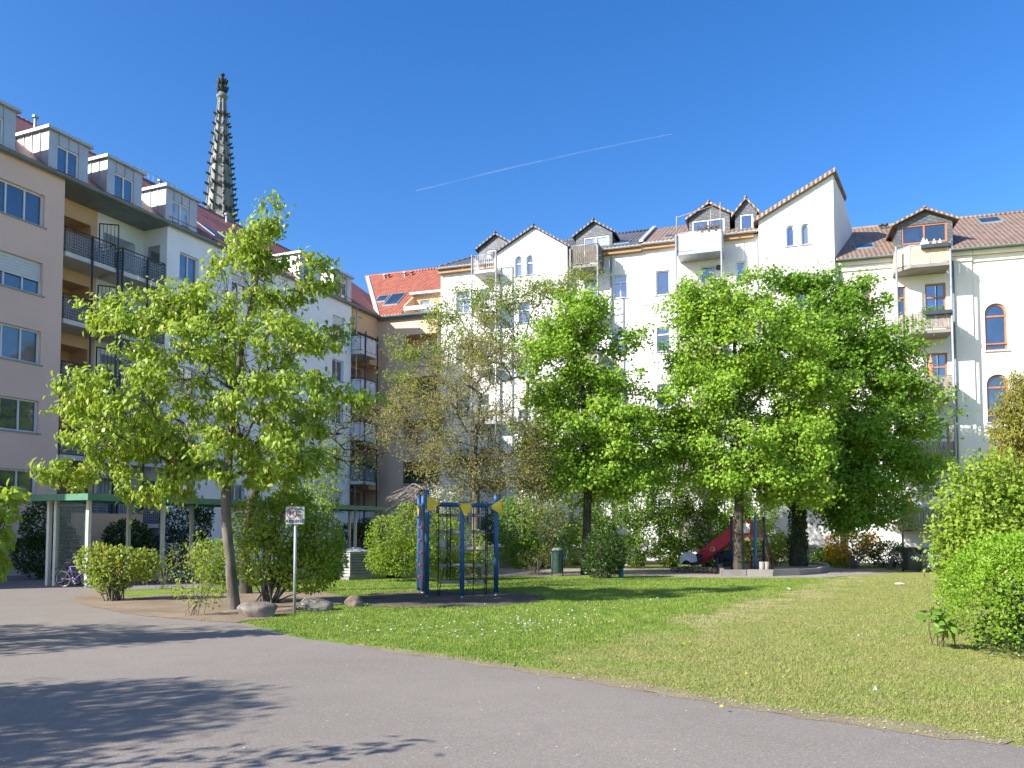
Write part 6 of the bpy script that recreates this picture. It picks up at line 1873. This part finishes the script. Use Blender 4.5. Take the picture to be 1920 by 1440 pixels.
# ------------------------------------------------------------------ slide tower
def slide():
    Yc = 33.4
    k0 = P(1417, 1066, Yc)
    c0 = Vector((k0.x, Yc, gz(0, Yc)))
    rt = empty('slide_tower', c0, 'wooden play tower with red slide, blue posts and a stair behind the broad maple', 'play tower')
    e1 = Vector((-.80, .60, 0)); e2 = Vector((.60, .80, 0)); up = Vector((0, 0, 1))
    blue = M('bright_blue_post', (.03, .15, .42), .45, .2, 4); navy = M('dark_blue_post', (.025, .035, .10), .5, .2, 4)
    redp = M('red_brown_panel', (.40, .11, .07), .55, .25, 5); slr = M('red_slide_plastic', (.44, .016, .045), .4, .25, 5); brn = M('brown_timber', (.21, .11, .055), .75, .3, 6); ylw = M('honey_timber', (.38, .26, .11), .7, .25, 6)
    w = 1.02; z = lambda v: P(1417, v, Yc).z - c0.z
    zt, zd, zp = z(968), z(1011), z(975)
    base = .25
    for p, mm in ((Vector((0, 0, 0)), blue), (e2 * w, navy), (e1 * w, navy), (e1 * w + e2 * w, navy)):
        m = MB(); m.tube([p, p + up * (zt - .03), p + up * zt], [.06, .06, .04], 12); m.build('post', mm, rt)
    m = MB(); m.prism([e1 * -.04, e1 * w, e1 * w + e2 * w, e2 * w], (0, 0, .0)) if False else None
    m.prism([v_ + up * (zd - .07) for v_ in (e1 * .0 - e2 * .03, e1 * w - e2 * .03, e1 * w + e2 * w, e2 * w)], up * .13); m.build('deck', ylw, rt)
    # red panel with a square window, front left
    f = lambda s, h: e1 * s - e2 * .02 + up * h
    m = MB(); a, b_ = .08, w - .04; q0, q1 = zd + .08, zp; s0, s1, h0, h1 = .22, .66, zd + .27, zp - .12
    for (sa, sb, ha, hb) in ((a, b_, q0, h0), (a, b_, h1, q1), (a, s0, h0, h1), (s1, b_, h0, h1)): m.prism([f(sa, ha), f(sb, ha), f(sb, hb), f(sa, hb)], e2 * .03)
    pn = m.build('side_panel', redp, rt)
    m = MB(); m.prism([f(s0, h0) + e2 * .012, f(s1, h0) + e2 * .012, f(s1, h1) + e2 * .012, f(s0, h1) + e2 * .012], e2 * .008); m.build('white_board', m_petal, pn)
    # brown slatted panel, front right
    g = lambda s, h: e2 * s - e1 * .02 + up * h
    n = 7; p_ = (zp - zd - .08) / n
    m = MB()
    for i in range(n): m.prism([g(.06, zd + .08 + i * p_), g(w - .06, zd + .08 + i * p_), g(w - .06, zd + .06 + (i + .88) * p_), g(.06, zd + .06 + (i + .88) * p_)], e1 * .025)
    m.build('slat_panel', brn, rt)
    # slide: a chute with high sides running down to the left
    L = 1.62; st = e1 * (w + .0)
    P0 = st + e2 * .18 + up * (zd + .02); P1 = st + e1 * L + e2 * .18 + up * .30; P2 = st + e1 * (L + .35) + e2 * .18 + up * .26
    W = e2 * .55
    m = MB()
    for A_, B_, ha, hb in ((P0, P1, .60, .52), (P1, P2, .52, .16)):
        m.prism([A_, B_, B_ + W, A_ + W], up * -.04)
        for o in (Vector((0, 0, 0)), W): m.prism([A_ + o, B_ + o, B_ + o + up * hb, A_ + o + up * ha], e2 * (.035 if o.length < .1 else -.035))
    m.build('slide_chute', slr, rt)
    m = MB(); cpt = P0.lerp(P1, .58) + up * .2 - e2 * .006
    t_ = (P1 - P0).normalized(); nrm = t_.cross(e2).normalized()
    ring = [cpt + t_ * math.cos(i * .449) * .1 + nrm * math.sin(i * .449) * .1 for i in range(15)]
    m.tube(ring, .018, 5, False); m.tube([cpt - t_ * .05, cpt + nrm * .04, cpt + t_ * .05], .016, 5); m.build('emblem', M('pale_yellow_emblem', (.6, .52, .2), .5), rt)
    m = MB(); m.tube([P0.lerp(P1, .5) + W * .5, P0.lerp(P1, .62) + W * .5 - up * 1.0], .04, 8); m.build('slide_leg', navy, rt)
    # stair down to the back right
    ns = 6; q = e2 * w
    for i in range(ns):
        t = (i + .6) / ns; p = q + e2 * (1.0 * t) + up * (zd * (1 - t) + .04)
        m = MB(); m.prism([p + e1 * .08, p + e1 * (w - .1), p + e1 * (w - .1) + e2 * .2, p + e1 * .08 + e2 * .2], up * .045); m.build('step', brn, rt)
    for s in (.05, w - .07):
        m = MB(); a = q + e1 * s; m.prism([a + up * (zd - .2), a + e2 * 1.05 - up * .02, a + e2 * 1.05 + up * .18, a + up * zd], e1 * .05); m.build('stringer', ylw, rt)
        m = MB(); m.tube([a + up * (zp - .12), a + e2 * 1.1 + up * .62], .035, 8); m.build('handrail', brn, rt)
        m = MB(); m.tube([a + e2 * 1.1 - up * .1, a + e2 * 1.1 + up * .68], .04, 8); m.build('newel_post', slr, rt)
slide()
def sand_pit():
    rt = empty('sand_pit', G(1450, 1078), 'sand pit with low concrete kerb round the slide tower', 'sand pit')
    b = Vector(rt.location)
    pts = [G(1352, 1080), G(1400, 1080), G(1450, 1080.5), G(1500, 1079), G(1538, 1076), G(1556, 1070), G(1540, 1063.5), G(1440, 1060), G(1360, 1062), G(1345, 1070)]
    pts = [p - b for p in pts]
    c = sum(pts, Vector((0, 0, 0))) / len(pts)
    n = len(pts)
    for i in range(n):
        p, q = pts[i], pts[(i + 1) % n]
        pi, qi = p.lerp(c, .06), q.lerp(c, .06)
        j = .012 * (i % 3)
        m = MB(); g = (q - p).normalized() * .012
        m.prism([p + g + Vector((0, 0, -.1)), q - g + Vector((0, 0, -.1)), qi - g + Vector((0, 0, -.1)), pi + g + Vector((0, 0, -.1))], (0, 0, .34 + j)); m.build('kerb_stone', m_concrete, rt)
    m = MB(); m.poly([p.lerp(c, .05) + Vector((0, 0, .12)) for p in pts]); m.build('sand', m_gravel, rt)
    for u in (1428, 1437): 
        p = G(u, 1079.5) - b; m = MB(); m.tube([p + Vector((0, -.04, -.1)), p + Vector((0, -.04, .55))], .1, 10); m.build('palisade_post', m_concrete, rt)
sand_pit()
m_stone = M('rough_brown_stone', (.15, .125, .095), .9, .35, 4, bmp=.6, bscale=14)
def stone_edge():
    rt = empty('stone_edging', G(1300, 1074), 'low edging of rough stones left of the sand pit', 'stone edging')
    b = Vector(rt.location); rng = random.Random(4)
    for i in range(11):
        t = i / 10; p = G(1262 + 88 * t, 1073 + 2 * t) - b
        m = MB(); w = rng.uniform(.1, .13); h = rng.uniform(.18, .28); d = rng.uniform(.12, .2)
        bm = bmesh.new(); bmesh.ops.create_icosphere(bm, subdivisions=2, radius=1)
        for v in bm.verts: v.co = Vector((p.x + v.co.x * w * 1.1, p.y + v.co.y * d, p.z + (v.co.z * .5 + .45) * h)) + Vector((rng.uniform(-.015, .015), rng.uniform(-.015, .015), rng.uniform(-.015, .015)))
        bm.verts.index_update(); m.faces([v.co[:] for v in bm.verts], [[v.index for v in f.verts] for f in bm.faces]); bm.free()
        m.build('stone', m_stone, rt)
stone_edge()
def stroller(label, u, v, body, hood, rz, s=1.0):
    rt = empty('stroller', G(u, v), label, 'stroller', None, rz); rt.scale = (s,) * 3
    bm_ = M('stroller_fabric', body, .85, .2, 8); hm = M('stroller_hood_cloth', hood, .85, .12, 8)
    for x in (-.32, .34):
        for y in (-.25, .25):
            m = MB(); r = .14 if x < 0 else .11; m.torus((x, y, r), r - .02, .025, 'Y', 16, 6); m.tube([(x, y - .02, r), (x, y + .02, r)], .04, 8); m.build('wheel', m_black, rt)
    m = MB()
    for y in (-.24, .24): m.tube([(-.32, y, .14), (.2, y, .6), (.62, y, 1.0)], .014, 6); m.tube([(.34, y, .11), (-.1, y, .55)], .014, 6)
    m.tube([(.62, -.24, 1.0), (.62, .24, 1.0)], .02, 6); m.build('frame', m_darksteel, rt)
    m = MB(); pr = [(-.5, .52), (-.42, .36), (.1, .34), (.34, .5), (.38, .82), (.2, .86), (.1, .6), (-.4, .58)]
    m.prism([(x, -.2, z) for x, z in pr], (0, .4, 0)); m.build('seat', bm_, rt)
    m = MB(); m.smooth = True; N_ = 9; K_ = 22
    for i in range(N_):
        for j in range(K_):
            a0, a1 = R(-8 + 98 * i / N_), R(-8 + 98 * (i + 1) / N_)
            q = []
            for a, jj in ((a0, j), (a0, j + 1), (a1, j + 1), (a1, j)):
                b_ = 2 * math.pi * jj / K_
                rag = (.06 * math.sin(b_ * 5) + .05 * math.sin(b_ * 3 + 1)) * max(0, 1 - (a + .14) * 1.3)
                wv = 1 + .035 * math.sin(b_ * 6) * math.cos(a)
                q.append((-.22 + .44 * math.cos(a) * math.cos(b_) * wv, .31 * math.cos(a) * math.sin(b_) * wv, .55 + .40 * math.sin(a) + rag))
            m.poly(q)
    m.build('hood', hm, rt)
stroller('dark stroller with a white cloth over its hood at the low end of the slide', 1300, 1073, (.02, .022, .03), (.50, .50, .52), R(8), .92)
stroller('dark blue stroller in the shade under the red slide', 1355, 1067, (.02, .03, .055), (.03, .05, .10), R(150), .95)
def small_blue():
    b = G(1165, 1083); m = MB(); bl = M('light_blue_plastic', (.03, .22, .38), .4, .1, 6)
    m.smooth = True; m.lathe([(.09, -.05), (.1, .02), (.085, .3), (.11, .42), (.1, .55), (.05, .6), (.01, .61)], 14)
    o = m.build('blue_post', bl); o.location = b; tag(o, 'small rounded blue post on the lawn right of the dark evergreen', 'post')
small_blue()

# ------------------------------------------------------------------ things on the balconies
def parasol():
    s, zf = FC.px(1746, 705, -1.2); z1 = FC.z(1745, 664, -1.2)
    b = FC.world(s, -1.2, zsc[2] + .18)
    rt = empty('folded_parasol', b, 'folded salmon pink parasol on the third balcony of the cream house', 'parasol')
    H = z1 - b.z
    m = MB(); m.tube([(0, 0, 0), (0, 0, H)], .025, 6); m.build('pole', m_darksteel, rt)
    m = MB(); m.smooth = True; m.lathe([(.14, H * .32), (.2, H * .42), (.13, H * .62), (.15, H * .7), (.07, H * .9), (.01, H * 1.0)], 9); m.build('canopy', M('salmon_cloth', (.62, .23, .15), .85), rt)
parasol()
def planter_plant(F, sa, sb, y, z, label, lf, fl=None, n=260, h=.28):
    b = F.world((sa + sb) / 2, y, z)
    rt = empty('balcony_plant', b, label, 'balcony plant', None, F.rz)
    m = MB(); m.bbox(-(sb - sa) / 2, (sb - sa) / 2, -.1, .1, -.16, .02, .015); m.build('trough', m_darksteel, rt)
    C = np.stack([RNG.uniform(-(sb - sa) / 2, (sb - sa) / 2, n), RNG.normal(size=n) * .07, RNG.random(n) ** 1.3 * h], 1)
    leaves_mesh('foliage', C, RNG.normal(size=(n, 3)) + np.array([0, 0, .7]), RNG.normal(size=(n, 3)), .11 * np.ones(n), lf, rt)
    if fl:
        k = n // 3; leaves_mesh('blossom', C[:k] + np.array([0, -.04, .06]), RNG.normal(size=(k, 3)), RNG.normal(size=(k, 3)), .09 * np.ones(k), fl, rt, .9)
fl_pink = leafm('pink_blossom', (.55, .16, .22), (.65, .3, .36), None, .3)
planter_plant(FC, sRc - 1.55, sRc - .35, -1.45, zsc[1] + 1.2, 'potted plants on the rail of the second balcony of the cream house', lf_mid)
planter_plant(FW, sRr - 1.5, sRr - .2, BD + .12, zs[0] + 1.35, 'flowering trough on the top balcony below the wide slate dormer', lf_mid, fl_pink)
planter_plant(FW, sL + .2, sL + 1.3, BD + .12, zs[1] + 1.2, 'trough on the second balcony below the washing poles', lf_dark, None, 120, .14)
planter_plant(FW, FW.s(890, 585, BD), FW.s(925, 585, BD), BD + .12, FW.z(908, 562, BD) + .1, 'trough on the cloth screened balcony of the small gabled house', lf_sparse)
z_ = ZB[3] + 1.28
planter_plant(FL, S2 + .3, S2 + 1.9, -.7, z_, 'green trough on the railing of the corner loggia balcony', lf_lime)
lgp = (lg[0] + lg[1]) / 2
for kk, lab in ((1, 'dense green plants filling the second loggia of the beige corner house'), (3, 'dark green plants on the lower loggia sill of the beige corner house')):
    o = bops[kk]
    rt = empty('loggia_plant', FB.world(lgp, .15, o['z0']), lab, 'loggia plant', None, FB.rz)
    n = 900; C = np.stack([RNG.uniform(-1.15, 1.15, n), RNG.normal(size=n) * .12, RNG.random(n) ** .8 * (1.7 if kk == 1 else .9)], 1)
    leaves_mesh('foliage', C, RNG.normal(size=(n, 3)), RNG.normal(size=(n, 3)), .14 * np.ones(n), lf_dark if kk == 3 else lf_mid, rt)
    m = MB(); m.bbox(-1.1, 1.1, -.12, .12, -.02, .2, .02); m.build('trough', m_darksteel, rt)
def sail(s, w, h, label):
    b = FC.world(s, -1.72, zsc[0] + 1.2); m = MB()
    m.prism([(-w, 0, 0), (w, 0, 0), (w * .9, 0, .05), (w * .1, 0, h), (-w * .1, 0, h), (-w * .9, 0, .05)], (0, .02, 0))
    o = m.build('white_ornament', m_petal); o.location = b; o.rotation_euler = (0, 0, FC.rz); tag(o, label, 'ornament', 'white ornaments on the top planter')
for f, w, h, lab in ((.3, .17, .36, 'tallest white sail shaped ornament on the cream house top planter'), (.42, .1, .3, 'slim white ornament right of the tallest sail'), (.68, .1, .26, 'small white ornament on the right half of the planter'), (.88, .08, .24, 'rightmost tiny white ornament on the top planter')):
    sail(sLc + 1.2 + (sRc - sLc - 1.3) * f - .3, w, h, lab)
